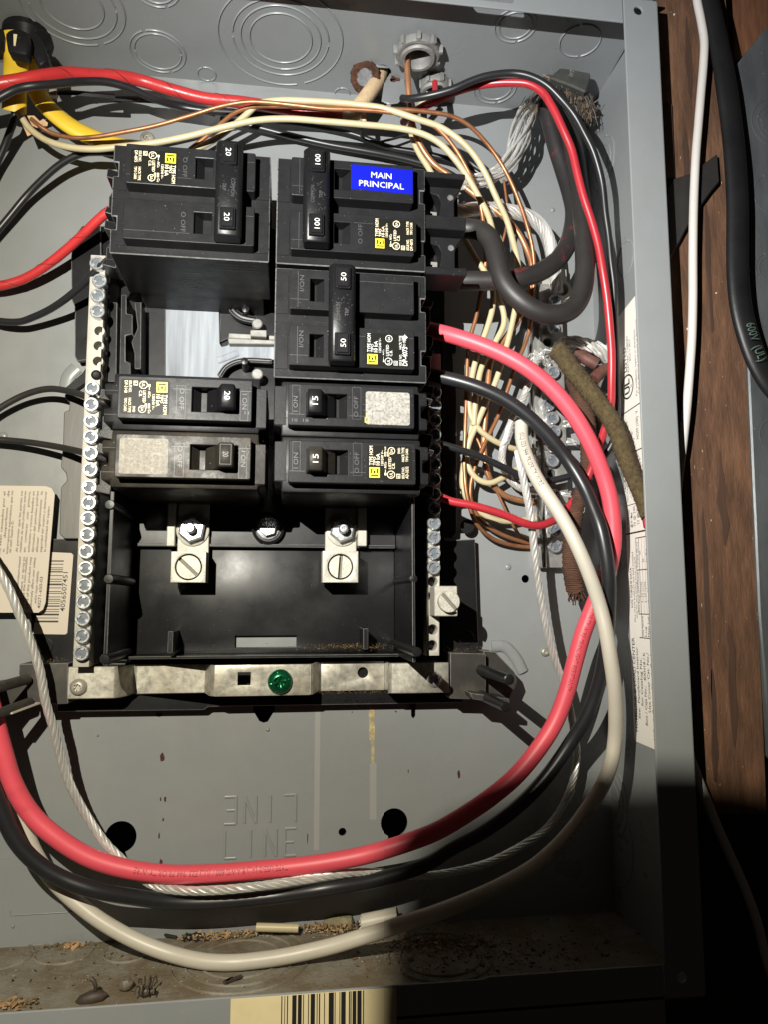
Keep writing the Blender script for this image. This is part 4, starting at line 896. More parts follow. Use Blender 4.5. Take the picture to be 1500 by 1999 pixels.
s1, TS1 = single('single_breaker', 'black single-pole 20 amp breaker at the left, glinting printed label, upper of the two', -8.7, 92.6, True, 14.6, (13.2, 34.4), '20', None, plast)
print_label(TS1, s1, 44.6, -.4, '61', 'DP-3140', swd=True)
s2, TS2 = single('single_breaker', 'worn brownish single-pole 20 amp breaker with faded silver label, lower left', -8.7, 65.6, True, 14.6, (13.2, 34.4), '20', None, plast_old, True, True)
mb = pm(TS2); mb.prism(rrect(44.2, -8.0, 65.6, 8.4, 1.2), 88.03, 88.13); l2 = mb.build('label', label_faded, s2)
mb = pm(TS2)
for k, tx in enumerate(('CIRCUIT BREAKER', 'TYPE HOM', '120/240 V~ 10 kA', 'WIRE RANGE AL CU', 'TORQUE 36 LB IN', 'LISTED C.B.', 'ISSUE NO. BK-273')): mb.text(tx, (47.2 + 2.7 * k, -7, 88.16), EX, EY, 1.5, 0, fit=14 - (k % 3) * 1.6)
seg_circle(mb, TS2, 60.5, -5.6, 1.8, .3, 88.17); mb.build('lettering', mat('faded_print', (.16, .14, .12), .6, var=.5, vs=900), l2, smooth=0, recalc=False)
s3, TS3 = single('single_breaker', 'black single-pole 15 amp breaker with a blank speckled silver label', -6.3, 91.8, False, 16.0, (15.8, 34.8), '15', None, plast)
mb = pm(TS3); mb.prism(rrect(43.6, -8.4, 65.2, 7.6, 1.2), 88.03, 88.13); l3 = mb.build('label', mat('speckled_silver_label', (.30, .288, .262), .75, spec=.05, var=.2, vs=300, dirt=.7, dcol=(.11, .10, .09), ds=850, dth=.54, dw=.06), s3)
mb = pm(TS3); frame(mb, 43.2, -7.6, 45.4, -5.0, .3, 88.16); rectface(mb, 44.0, -5.0, 44.4, -3.0, 88.16); mb.build('square_emblem', ink_y, l3, smooth=0, recalc=False)
s4, TS4 = single('single_breaker', 'black single-pole 15 amp breaker with printed label, lowest at the right', -5.8, 64.8, False, 16.0, (15.8, 34.8), '15', None, plast, True)
print_label(TS4, s4, 44.0, .2, '61', 'AD-3232', swd=True)

# ================================================================ ground bar on the back sheet
gb = thing('ground_bar', 'bare aluminium ground bar with silver screws on the back sheet at the right', 'ground bar', tuple(at(1075, 830, 0)))
a, b = at(1066, 1108, 12), at(1099, 556, 12); a2 = at(1054, 1108, 9)
hx = (a.x + b.x) / 2
hg = [tuple(at(x, y, 12)[:2]) for x, y in ((1078, 924), (1070, 668), (1084, 960))]
mb = MB(); plate(mb, [(a.x + 1, a.y), (b.x, a.y), (b.x - .5, b.y), (a.x + .5, b.y)], [circ(x, y, 2.6, 18) for x, y in hg[:2]], 2, 12, .3); mb.box((a2.x, a.y, .3), (a.x + .9, b.y, 8.6)); mb.box((a2.x - 1.0, a.y + 2, .3), (a2.x - .1, b.y, 4))
mb.bevel(.2); mb.build('bar', mat('dull_aluminium', (.33, .325, .31), .42, metal=.6, var=.2, vs=150, bump=.12, bs=700, rvar=.1), gb)
for x, y, an in ((1085, 587, .3), (1082, 640, 1.2), (1082, 727, .5), (1073, 790, 1.1), (1081, 816, 1.9), (1084, 842, .4), (1079, 870, 1.), (1081, 899, 2.4), (1084, 968, .2), (1085, 1000, .9), (1086, 1036, 1.6), (1086, 1066, .7)):
    c = at(x, y, 16); c.z = 12; mb = MB(); head(mb, c, 3.9, 4.6, an); mb.build('terminal_screw', [steel, steel_dk], gb, 30)
a, b = at(1050, 520, 10), at(1112, 610, 10)
mb = MB(); mb.box((a.x, b.y, 1), (b.x, a.y, 9)); mb.bevel(.5); c = at(1092, 572, 9); mb.lathe(c, [(7, 0), (6.6, 5), (4.2, 5.4), (3.8, 1), (.05, .8)], 26); mb.build('main_lug', lugm, gb)

# ================================================================ wires
def wire(label, pts, r, m, cat='wire', name='wire', group=None, n=12, step=1.6, flat=1.0, up=None, rf=None, world=False):
    if not world:
        for end in (0, -1):
            p, q = pts[end], pts[1 if end == 0 else -2]
            if p[0] < 0:
                k = 90 / max(1, math.hypot(p[0] - q[0], p[1] - q[1])); e = (p[0] + (p[0] - q[0]) * k, p[1] + (p[1] - q[1]) * k, p[2])
                pts = [e] + list(pts) if end == 0 else list(pts) + [e]
    P = spline(pts, step) if world else path(pts, step)
    mb = MB(); mb.tube(P, r, n, flat=flat, up=up, rf=rf); o = mb.build(name, m, org=P[len(P) // 2], smooth=60); tag(o, label, cat, group)
    return o, P
GC, GW, GB = 'bare copper ground wires', 'cream insulated neutral wires', 'thin black wires'
def helix_mark(o, P, r, L):
    """the dark edge of the spiral tape wrap"""
    s_ = 0; line = []; nrm = None
    for i in range(1, len(P) - 1):
        t = (P[i + 1] - P[i - 1]).normalized(); s_ += (P[i] - P[i - 1]).length
        n0 = (Vector((0, 0, 1)) - t * t.z).normalized(); b0 = t.cross(n0); a = 2 * math.pi * s_ / L
        line.append(P[i] + (n0 * math.cos(a) + b0 * math.sin(a)) * r)
    mb = MB(); mb.tube(line, .22, 5, rf=lambda t, i: random.uniform(.4, 1.2)); mb.build('tape_edge', tape_e, o, 60)
tape_e = mat('tape_edge', (.10, .008, .008), .6)
# -- top left
o, P = wire('thick red taped wire curving along the top left above the double breaker', [(-25, 168, 58), (0, 163, 58), (35, 157, 57), (67, 151, 55), (100, 146, 51), (133, 143, 46), (187, 147, 40), (233, 149, 36), (277, 158, 32), (333, 175, 31), (400, 192, 29), (467, 199, 28), (540, 210, 28), (600, 219, 28), (668, 229, 28)], 3.3, redt, n=14)
helix_mark(o, P, 3.3, 30)
wire('black wire hugging the underside of the thick red taped wire', [(-20, 202, 62), (0, 190, 62), (22, 178, 62), (43, 171, 61), (70, 167, 60), (100, 165, 57), (135, 161, 53), (165, 159, 49), (207, 160, 45), (247, 170, 41), (300, 193, 34), (350, 208, 26), (400, 216, 25), (450, 219, 24), (520, 226, 22), (600, 232, 20), (680, 240, 18)], 2.1, blackw)
o, P = wire('beige cloth cable coming down out of the rusty torn knockout', [(752, 122, 8), (746, 138, 13), (736, 158, 19), (714, 190, 26), (692, 214, 30)], 4.4, beige, 'cable', 'cable', n=16, rf=lambda t, i: 1 - .25 * max(0, t - .7))
mb = MB(); mb.tube(path([(668, 228, 29), (684, 229, 29), (697, 225, 30), (704, 217, 31)]), 2.7, 12); mb.build('inner_sleeve', beige, o)
mb = MB(); mb.tube(path([(712, 215, 33), (709, 228, 33), (711, 241, 32), (706, 246, 31)], .6), 1.5, 7, rf=lambda t, i: random.uniform(.7, 1.2)); mb.build('torn_end', kraft, o)
mb = MB(); mb.tube(path([(706, 248, 10), (704, 262, 12), (712, 272, 14), (735, 277, 15), (765, 272, 14), (800, 262, 12)]), .8, 6); tag(mb.build('wire', blackw, org=at(735, 277, 15)), 'thin black wire end sagging behind the cream wires at top centre', 'wire')
# zip tie
mb = MB(); a_ = path([(104, 181, 40), (140, 181, 39), (180, 184, 38), (224, 188, 36)], 2); mb.tube(a_, 1.5, 4, flat=.35); zt = mb.build('tail', plast_deep, None, org=a_[10]); zt.name = 'zip_tie'; tag(zt, 'small black zip tie tail under the red taped wire', 'zip tie')
c = at(104, 181, 40); mb = MB(); mb.box(c - Vector((2, 2.4, 2)), c + Vector((2, 2.4, 2))); mb.bevel(.5); mb.build('tie_head', cast, zt)
mb = MB(); a_ = path([(222, 194, 22), (260, 194, 22), (300, 196, 21), (350, 205, 18), (420, 222, 14)], 2); mb.tube(a_, 2.0, 8, flat=.6); tag(mb.build('wire', blackw, org=a_[10]), 'flat black wire just below the zip tie tail', 'wire')
wire('added dark wire standing in for wire shadows just above both top breakers', [(430, 232, 10), (500, 248, 10), (570, 266, 10), (640, 282, 11), (720, 296, 12), (800, 312, 12), (870, 335, 12), (930, 372, 12)], 2.0, blackw)  # dark wire added where the wires cast dense shadows
wire('added dark wire for the shadow band between the cream wires and the main breaker', [(540, 236, 6), (620, 247, 6), (690, 262, 7), (760, 287, 8), (830, 300, 10), (900, 318, 12), (960, 352, 14)], 1.7, blackw)  # second dark wire added to fill in a wire shadow
# yellow cables
yc, P = wire('stripped yellow cable hanging from the black clamp, the one ending in three bare conductors', [(26, 66, 50), (29, 84, 49), (31, 110, 46), (30, 140, 40), (28, 180, 34), (27, 218, 29)], 6.2, yellow, 'cable', 'yellow_cable', 'yellow cables', n=18, flat=.62, up=(.2, 0, 1))
wire('yellow cable running down from the clamp and away behind the double breaker', [(57, 72, 44), (59, 95, 41), (60, 127, 36), (66, 155, 30), (74, 182, 26), (84, 200, 24), (102, 219, 22), (138, 247, 20), (187, 271, 18), (233, 285, 16), (290, 293, 14)], 5.3, yellow, 'cable', 'yellow_cable', 'yellow cables', n=18, flat=.6, up=(.3, .2, 1))
cl = thing('cable_clamp', 'black plastic snap-in clamp gripping the two yellow cables', 'cable clamp', tuple(at(50, 95, 45)))
mb = MB(); mb.prism(pp([(8, 64), (18, 56), (34, 54), (52, 60), (56, 74), (52, 107), (34, 104), (14, 101)], 61), 53, 61); mb.bevel(1.6, 2); mb.build('clamp_tongue', plast, cl)
mb = MB(); c = at(29, 78, 61); mb.prism([(c.x - .9, c.y + 3), (c.x + .9, c.y + 3), (c.x + .4, c.y - 3.4), (c.x - .4, c.y - 3.4)], 60.9, 61.3); mb.build('slot_rib', label_y, cl)
mb = MB(); mb.lathe(ray(52, 82, 1, 313), [(13, 6), (13, 2), (11.5, 0), (10, -2), (8, -2.2)], 24, (0, 1, 0)); mb.build('clamp_collar', plast, cl)
mb = MB(); mb.prism(pp([(56, 68), (70, 66), (84, 84), (95, 118), (92, 126), (80, 135), (72, 128), (62, 108)], 50), 40, 52); mb.bevel(2.0, 2); mb.prism(pp([(-20, 64), (8, 60), (12, 78), (6, 94), (-20, 98)], 52), 44, 54); mb.bevel(.6); mb.pieces('clamp_wing', plast, cl)
# paper filler at the stripped end
pf = thing('paper_filler', 'torn brown paper filler at the stripped end of the yellow cable', 'paper', tuple(at(60, 245, 26)))
for pts in ([at(52, 226, 30), at(66, 226, 29), at(80, 240, 27), at(72, 250, 28), at(62, 246, 27)], [at(42, 238, 26), at(50, 242, 27), at(62, 262, 26), at(54, 266, 25)], [at(76, 238, 27), at(84, 232, 28), at(93, 240, 27), at(92, 246, 26), at(80, 247, 28)]):
    mb = MB(); sheet(mb, pts, .3); mb.build('scrap', kraft, pf, smooth=0)
# left branch wires
kb = [('black stranded wire sweeping from the upper left breaker down to the picture edge', [(225, 298, 26), (205, 297, 26), (187, 297, 25), (168, 298, 24), (150, 303, 23), (117, 321, 20), (83, 350, 16), (50, 384, 12), (17, 424, 10), (-15, 462, 9)], 2.0),
      ('short black wire dropping from the stripped yellow cable at the left edge', [(30, 212, 28), (26, 235, 25), (17, 262, 20), (6, 290, 16), (-12, 330, 12)], 2.0),
      ('black stranded wire from under the double breaker, bowing out to the left edge', [(215, 505, 44), (197, 519, 42), (175, 541, 38), (150, 565, 32), (120, 589, 26), (95, 605, 21), (65, 619, 17), (38, 628, 14), (0, 627, 12), (-25, 620, 11)], 1.95),
      ('dull black wire arching into the upper single breaker at the left', [(215, 786, 42), (195, 784, 42), (175, 777, 38), (150, 768, 30), (125, 762, 24), (100, 759, 20), (75, 762, 17), (40, 774, 14), (0, 796, 12), (-25, 815, 11)], 1.75),
      ('dull black wire running straight into the lower single breaker at the left', [(210, 897, 42), (185, 890, 40), (165, 884, 34), (140, 878, 27), (105, 871, 20), (60, 864, 15), (20, 860, 12), (-20, 857, 11)], 1.75)]
for l, p, r in kb:
    o, P = wire(l, p, r, blackw if 'dull' not in l else blackr, group=None)
o, P = wire('red wire curving from the double breaker to the left edge', [(215, 410, 34), (197, 424, 32), (183, 437, 30), (165, 455, 27), (133, 484, 22), (100, 511, 18), (68, 533, 15), (40, 547, 13), (0, 558, 12), (-25, 561, 11)], 2.6, redt, n=14)
helix_mark(o, P, 2.6, 24)
# cream neutrals
whites = [('cream wire from the stripped yellow cable, sweeping over the top past the main breaker', [(34, 215, 30), (43, 231, 30), (54, 247, 29), (68, 260, 29), (90, 274, 30), (115, 283, 31), (145, 289, 32), (187, 291, 33), (230, 287, 34), (300, 279, 36), (367, 266, 38), (433, 249, 40), (500, 235, 42), (560, 232, 43), (633, 237, 44), (717, 244, 45), (783, 251, 46), (827, 262, 47), (860, 280, 47), (887, 308, 46), (913, 344, 44), (937, 386, 41), (954, 420, 38), (963, 452, 34), (968, 510, 28), (972, 576, 24), (983, 604, 22), (985, 632, 21), (971, 663, 20), (956, 688, 20), (942, 716, 20), (934, 750, 20), (929, 790, 19), (926, 830, 18)]),
          ('cream wire rising from behind the upper left breaker, falling right of the main breaker', [(372, 300, 18), (385, 290, 20), (417, 273, 24), (450, 250, 28), (480, 224, 34), (505, 203, 38), (545, 196, 42), (600, 197, 44), (687, 203, 46), (750, 212, 48), (817, 233, 50), (860, 248, 50), (897, 272, 50), (923, 298, 49), (947, 335, 47), (970, 385, 44), (990, 428, 40), (1002, 468, 36), (1011, 505, 32), (1014, 560, 26), (1004, 618, 23), (996, 654, 22), (987, 688, 21), (976, 724, 20), (965, 755, 19), (949, 789, 18), (931, 831, 17), (917, 864, 16), (912, 894, 15), (920, 920, 15), (936, 937, 15), (957, 943, 15), (979, 935, 14), (1000, 922, 12), (1020, 912, 9), (1064, 906, 5)]),
          ('cream wire from the small conduit fitting, passing under the thick black cable', [(838, 182, 30), (826, 200, 28), (812, 220, 26), (803, 246, 25), (808, 274, 25), (820, 300, 25), (840, 332, 25), (868, 390, 26), (893, 440, 28), (915, 478, 30), (931, 505, 30), (945, 526, 29), (962, 560, 26), (963, 598, 24), (955, 632, 23), (942, 668, 22), (931, 700, 21), (922, 740, 20), (917, 774, 19), (920, 808, 18), (933, 834, 17), (954, 853, 16), (979, 867, 14), (1009, 877, 11), (1040, 880, 7), (1064, 880, 5)]),
          ('yellowed cream wire looping low into the foot of the ground bar', [(940, 760, 16), (931, 800, 15), (922, 835, 15), (912, 880, 14), (905, 918, 14), (904, 946, 13), (912, 972, 12), (930, 993, 11), (963, 1013, 10), (994, 1018, 8), (1030, 1014, 6), (1060, 1012, 5)])]
for l, p in whites: wire(l, p, 1.75, cream, group=GW)
# copper
cop = [('bare copper wire from the stripped yellow cable, over the top to the ground bar', [(60, 232, 29), (77, 246, 29), (92, 256, 28), (110, 263, 28), (143, 269, 29), (187, 267, 31), (240, 258, 33), (300, 246, 35), (367, 227, 38), (433, 207, 41), (483, 199, 43), (520, 200, 44), (570, 205, 45), (633, 212, 46), (700, 214, 47), (760, 219, 48), (800, 225, 49), (835, 238, 50), (862, 257, 49), (887, 286, 47), (913, 330, 44), (932, 373, 41), (942, 415, 38), (946, 450, 34), (949, 512, 28), (940, 570, 24), (931, 618, 22), (921, 654, 21), (914, 702, 20), (912, 772, 19), (909, 849, 18), (908, 918, 17), (914, 972, 16), (930, 1020, 13), (961, 1050, 10), (1000, 1064, 7), (1036, 1068, 5), (1068, 1067, 4)], 1.2, copper),
       ('second bare copper wire curving highest over the top right and down to the ground bar', [(358, 302, 16), (372, 290, 18), (400, 268, 22), (432, 240, 28), (462, 218, 34), (495, 208, 38), (540, 207, 42), (620, 209, 44), (700, 213, 45), (767, 213, 45), (833, 218, 45), (883, 227, 44), (917, 245, 42), (950, 278, 38), (977, 315, 35), (1000, 358, 33), (1017, 400, 31), (1030, 440, 30), (1040, 480, 28), (1044, 520, 25), (1042, 570, 20), (1038, 629, 18), (1024, 677, 17), (1007, 716, 17), (993, 758, 16), (976, 807, 15), (943, 876, 15), (927, 918, 15), (920, 948, 14), (921, 978, 13), (939, 1014, 11), (970, 1038, 9), (1006, 1053, 7), (1036, 1060, 5), (1068, 1058, 4)], 1.25, copper),
       ('thin copper wire slanting down past the main breaker lugs', [(985, 352, 26), (991, 400, 26), (992, 425, 25), (987, 455, 24), (975, 495, 22), (955, 560, 18)], .8, copper),
       ('thin copper wire dropping behind the stranded neutral to the ground bar foot', [(920, 840, 12), (935, 862, 12), (944, 890, 12), (953, 925, 12), (968, 952, 11), (980, 978, 10), (995, 1010, 9), (1012, 1040, 7), (1036, 1053, 5), (1066, 1052, 4)], .8, copper)]
for l, p, r, m in cop: wire(l, p, r, m, group=GC, n=9)
wire('thick bare copper rod dropping out of the conduit and bending to the ground bar', [(796, 90, 39), (796, 118, 38), (798, 167, 37), (802, 213, 34), (808, 247, 32), (821, 282, 31), (846, 318, 29), (875, 340, 28), (912, 368, 28), (950, 398, 28), (975, 416, 28), (1007, 446, 27), (1029, 486, 25), (1040, 525, 21), (1034, 580, 18), (1010, 630, 16), (980, 670, 15), (960, 708, 14), (953, 757, 14), (949, 810, 13), (946, 870, 12), (952, 918, 11), (964, 947, 10), (985, 966, 9), (1018, 977, 7), (1066, 981, 5)], 1.75, copper_br, group=GC, n=12)
mb = MB()
for y in (878, 905): a_, b_ = at(1034, y, 6), at(1066, y - 1, 6); mb.tube([a_, a_.lerp(b_, .5), b_], .9, 8)
mb.pieces('stripped_ends', copper, gb)
# red and black pair at the upper right
wire('red wire arching over the top right and down beside the wall label', [(788, 240, 28), (800, 228, 34), (820, 212, 40), (853, 197, 46), (893, 178, 52), (933, 167, 57), (970, 162, 61), (1000, 161, 64), (1033, 164, 67), (1060, 180, 69), (1080, 210, 70), (1100, 252, 70), (1117, 292, 69), (1128, 337, 68), (1140, 383, 67), (1155, 428, 66), (1169, 478, 65), (1178, 528, 64), (1186, 582, 62), (1191, 632, 60), (1195, 688, 57), (1195, 744, 54), (1193, 795, 50), (1178, 849, 44), (1166, 885, 38), (1145, 940, 32), (1122, 976, 31), (1108, 993, 32), (1096, 1008, 34), (1078, 1018, 37), (1054, 1026, 40), (1030, 1023, 42), (985, 1005, 43), (925, 987, 42), (880, 978, 40), (845, 962, 38)], 2.2, red)
wire('small red wire rising into the lower conduit fitting', [(850, 160, 34), (851, 178, 36), (850, 192, 38), (842, 204, 38)], 1.7, red)
wire('black wire arching outside the red one at the top right, ending at a breaker', [(786, 192, 48), (800, 193, 52), (833, 188, 57), (883, 175, 62), (920, 159, 65), (950, 149, 67), (1000, 143, 69), (1033, 148, 71), (1067, 165, 72), (1097, 194, 72), (1123, 226, 71), (1143, 262, 70), (1158, 292, 69), (1169, 325, 67), (1177, 360, 65), (1183, 417, 62), (1189, 460, 60), (1194, 510, 58), (1200, 562, 56), (1201, 618, 54), (1203, 674, 51), (1205, 740, 47), (1206, 800, 43), (1202, 850, 38), (1185, 885, 34), (1150, 915, 28), (1112, 930, 26), (1066, 939, 26), (1030, 934, 28), (985, 913, 32), (940, 892, 34), (895, 877, 36), (845, 862, 36)], 2.0, blackw)
# 100 amp feeders
wire('very thick black cable bent in a deep U beside the main breaker', [(880, 444, 50), (912, 446, 51), (935, 449, 54), (950, 458, 58), (962, 474, 61), (973, 514, 66), (987, 554, 69), (1018, 588, 71), (1057, 610, 71), (1092, 614, 70), (1120, 601, 68), (1137, 572, 66), (1143, 522, 62), (1141, 464, 58), (1137, 408, 54), (1131, 360, 50), (1124, 310, 46), (1114, 262, 42), (1098, 215, 38), (1082, 180, 32)], 5.3, blackr, 'cable', 'cable', 'main feeder cables', n=18)
wire('very thick black cable with red scuffs entering the lower lug of the main breaker', [(880, 549, 48), (909, 548, 50), (962, 548, 52), (1004, 545, 54), (1046, 535, 53), (1082, 514, 50), (1105, 486, 46), (1119, 446, 41), (1122, 412, 38), (1116, 380, 35), (1102, 333, 32), (1087, 285, 31), (1075, 240, 30), (1066, 195, 28)], 5.2, blackred, 'cable', 'cable', 'main feeder cables', n=18)
# 50 amp feeders
pk, P = wire('thick pink-red cable looping from the 50 amp breaker round the foot of the panel', [(840, 644, 38), (880, 654, 44), (930, 670, 49), (985, 693, 53), (1035, 722, 56), (1080, 760, 57), (1120, 808, 57), (1155, 868, 56), (1180, 930, 54), (1193, 978, 53), (1198, 1022, 52), (1198, 1065, 51), (1190, 1108, 50), (1174, 1148, 48), (1156, 1193, 46), (1139, 1238, 45), (1124, 1290, 44), (1108, 1350, 43), (1085, 1410, 42), (1050, 1465, 42), (1008, 1515, 42), (958, 1557, 42), (900, 1596, 42), (850, 1624, 42), (780, 1650, 42), (700, 1672, 37), (600, 1689, 34), (500, 1699, 33), (400, 1706, 33), (320, 1706, 34), (240, 1695, 35), (170, 1672, 36), (110, 1635, 37), (60, 1589, 38), (25, 1530, 40), (3, 1460, 42), (-15, 1390, 44)], 4.45, redp, 'cable', 'cable', n=20)
def slen(P, px, py):
    best = 0; bd = 1e9; s_ = 0; acc = 0
    for i, p in enumerate(P):
        if i: acc += (P[i] - P[i - 1]).length
        t = at(px, py, p.z); d_ = (t - p).length
        if d_ < bd: bd = d_; s_ = acc
    return s_
L0 = slen(P, 1150, 1205); m_ = wire_text(P, 4.45, L0 - 6, 'PRIORITY WIRE *SUNLIGHT RESISTANT*', 2.6, -.25); m_.build('lettering', mat('print_on_red', (.16, .008, .012), .5), pk, smooth=0, recalc=False)
L1 = slen(P, 565, 1692); m_ = wire_text(P, 4.45, L1, 'TYPE USE-2 (AL) 8 AWG 600V (UL) E231944 PRIORITY WIRE', 2.9, -.35); m_.build('lettering', mat('print_on_pink', (.22, .010, .016), .5), pk, smooth=0, recalc=False)
wire('thick black cable looping from the 50 amp breaker round the foot, below the pink-red one', [(838, 731, 38), (885, 741, 43), (940, 758, 47), (990, 782, 49), (1035, 815, 50), (1076, 856, 50), (1112, 902, 50), (1141, 950, 53), (1160, 995, 57), (1173, 1030, 60), (1183, 1076, 61), (1189, 1125, 60), (1190, 1172, 57), (1187, 1230, 52), (1180, 1290, 46), (1166, 1350, 41), (1146, 1400, 37), (1115, 1450, 32), (1077, 1505, 30), (1032, 1556, 29), (983, 1597, 28), (933, 1630, 28), (883, 1656, 28), (833, 1687, 29), (733, 1718, 31), (633, 1735, 33), (533, 1750, 28), (400, 1761, 28), (330, 1760, 30), (267, 1752, 34), (183, 1737, 40), (117, 1713, 42), (68, 1682, 44), (30, 1640, 46), (5, 1590, 48), (-20, 1530, 50)], 3.75, blackw, 'cable', 'cable', n=20)
wc, P = wire('thick white cable looping widest of all, lying across the bottom of the box', [(1019, 826, 44), (1021, 862, 48), (1033, 900, 53), (1054, 942, 58), (1084, 987, 62), (1108, 1026, 64), (1132, 1074, 66), (1153, 1125, 66), (1171, 1179, 65), (1184, 1232, 66), (1193, 1285, 66), (1200, 1335, 64), (1203, 1390, 60), (1202, 1440, 56), (1194, 1490, 55), (1177, 1534, 54), (1143, 1587, 54), (1103, 1638, 55), (1050, 1687, 57), (983, 1727, 60), (917, 1757, 60), (850, 1783, 57), (800, 1799, 54), (750, 1816, 50), (700, 1831, 47), (650, 1846, 44), (600, 1858, 42), (550, 1868, 41.5), (500, 1875, 41.5), (455, 1879, 41.5), (400, 1877, 39), (333, 1862, 34), (267, 1837, 31), (200, 1800, 29), (150, 1763, 27), (115, 1731, 26), (85, 1695, 25), (60, 1650, 25), (40, 1590, 26), (20, 1520, 30)], 3.7, white, 'cable', 'cable', n=20)
m_ = wire_text(P, 3.7, slen(P, 1020, 850), '(UL) E231944 PRIORITY WIRE', 2.6, -.25); m_.build('lettering', ink, wc, smooth=0, recalc=False)
m_ = wire_text(P, 3.7, slen(P, 1150, 1578), 'TYPE USE-2 AL 8 AWG 600V', 2.6, .1); m_.build('lettering', mat('faded_print_on_white', (.22, .18, .14), .6), wc, smooth=0, recalc=False)
# stranded aluminium
def strand_cable(label, pts, R, n, L, rs, k=5, core=True, name='stranded_cable', loose=0.0):
    P = path(pts, 1.3); mb = MB(); strands(mb, P, R, n, L, rs, core, k, loose); o = mb.build(name, strandm, org=P[len(P) // 2], smooth=60)
    return tag(o, label, 'bare cable', 'bare stranded aluminium cables')
strand_cable('bare twisted aluminium cable looping round the foot of the panel to the left edge', [(1012, 880, 36), (1018, 912, 37), (1027, 954, 37), (1034, 990, 37), (1042, 1050, 36), (1048, 1110, 35), (1057, 1170, 33), (1069, 1230, 31), (1084, 1285, 28), (1100, 1330, 25), (1112, 1375, 22), (1121, 1425, 19), (1127, 1470, 17), (1118, 1530, 16), (1097, 1578, 15), (1066, 1619, 15), (1017, 1653, 17), (950, 1686, 18), (883, 1703, 20), (833, 1710, 23), (770, 1706, 27), (700, 1703, 31), (633, 1711, 35), (533, 1726, 38), (433, 1737, 38), (350, 1738, 36), (300, 1728, 33), (262, 1704, 30), (240, 1681, 28), (207, 1648, 27), (173, 1600, 27), (140, 1540, 31), (118, 1478, 35), (104, 1422, 39), (88, 1367, 43), (78, 1312, 46), (62, 1262, 49), (40, 1206, 51), (15, 1147, 53), (-8, 1108, 54), (-30, 1070, 54), (-90, 985, 52)], 1.45, 7, 32, .74)
P = path([(1050, 190, 28), (1036, 212, 29), (1024, 240, 30), (1012, 275, 31), (1000, 306, 31), (984, 330, 31), (962, 344, 30), (935, 352, 29), (905, 359, 28), (880, 366, 28)], 1.5)
mb = MB(); nP = len(P)
for k in range(17):
    a0 = 2 * math.pi * k / 17 * 1.0 + random.uniform(-.2, .2); rr0 = random.uniform(1.0, 4.2); w1, w2 = random.uniform(0, 6), random.uniform(.05, .10); line = []
    for i, p in enumerate(P):
        t = (P[min(i + 1, nP - 1)] - P[max(i - 1, 0)]).normalized(); n0 = (Vector((0, 0, 1)) - t * t.z).normalized(); b0 = t.cross(n0)
        f = i / nP; env = 3.6 * (1 + .75 * math.exp(-((f - .28) / .2) ** 2)); an = a0 + f * 3.2; q = env * (.45 + .55 * rr0 / 4.2)
        line.append(p + n0 * (q * math.cos(an) + .5 * math.sin(i * w2 * 2 + w1)) + b0 * (q * math.sin(an) + .9 * math.sin(i * w2 * 3 + w1)))
    mb.tube(line, .72, 6)
for _ in range(0):
    p0 = at(random.uniform(1030, 1052), random.uniform(196, 214), 34); mb.tube(spline([p0, p0 + Vector((-4, -5, 2)), p0 + Vector((-6 + random.uniform(-2, 2), -14, 3)), p0 + Vector((-4 + random.uniform(-3, 3), -24, 1))]), .6, 5)
tag(mb.build('stranded_cable', strandm, org=P[20], smooth=60), 'loose aluminium strands fanning down from the dark clamp and in behind the main breaker', 'bare cable', 'bare stranded aluminium cables')
strand_cable('fat twisted aluminium cable turning down from behind the main breaker to the ground bar lug', [(880, 413, 24), (905, 412, 25), (934, 408, 26), (976, 410, 26), (1018, 417, 26), (1044, 429, 25), (1063, 449, 24), (1074, 474, 22), (1082, 515, 19), (1088, 572, 14)], 3.2, 14, 42, .95)
strand_cable('short aluminium strands bridging from the ground bar into the brown wrapped cables', [(1085, 688, 16), (1100, 674, 22), (1118, 668, 26), (1144, 673, 28), (1172, 684, 28), (1195, 702, 26)], 3.0, 12, 55, .8, loose=.3)
strand_cable('slim twisted aluminium wire curling from the ground bar top down behind the white cable', [(1072, 712, 14), (1055, 700, 20), (1045, 712, 22), (1034, 748, 20), (1021, 780, 18), (1004, 812, 17), (991, 850, 16), (982, 882, 15), (984, 912, 14), (1003, 943, 13), (1030, 957, 12), (1062, 961, 12), (1086, 962, 14)], 1.6, 8, 20, .62)
for k_, (px, py, dx) in enumerate(((1098, 827, 16), (1098, 862, 27), (1092, 962, 22))):
    mb = MB()
    for _ in range(6):
        y0 = py + random.uniform(-6, 6); p = [at(px - 6, py + random.uniform(-3, 3), 9), at(px + dx * .5, y0, 10 + random.uniform(-2, 3)), at(px + dx + random.uniform(-3, 4), y0 + random.uniform(-1, 7), 10 + random.uniform(-2, 3))]
        mb.tube(spline(p), .7, 6)
    mb.build('strand_ends', strandm, gb, 60)
mb = MB()
for _ in range(26):
    p0 = at(1046 + random.uniform(-8, 14), 700 + random.uniform(-6, 8), 18); mb.tube(spline([p0, p0 + Vector((random.uniform(-3, 3), random.uniform(1, 4), 3)), p0 + Vector((random.uniform(-5, 5), random.uniform(-4, 5), random.uniform(0, 5)))]), .28, 5)
mb.build('frayed_strands', strandm, gb, 60)
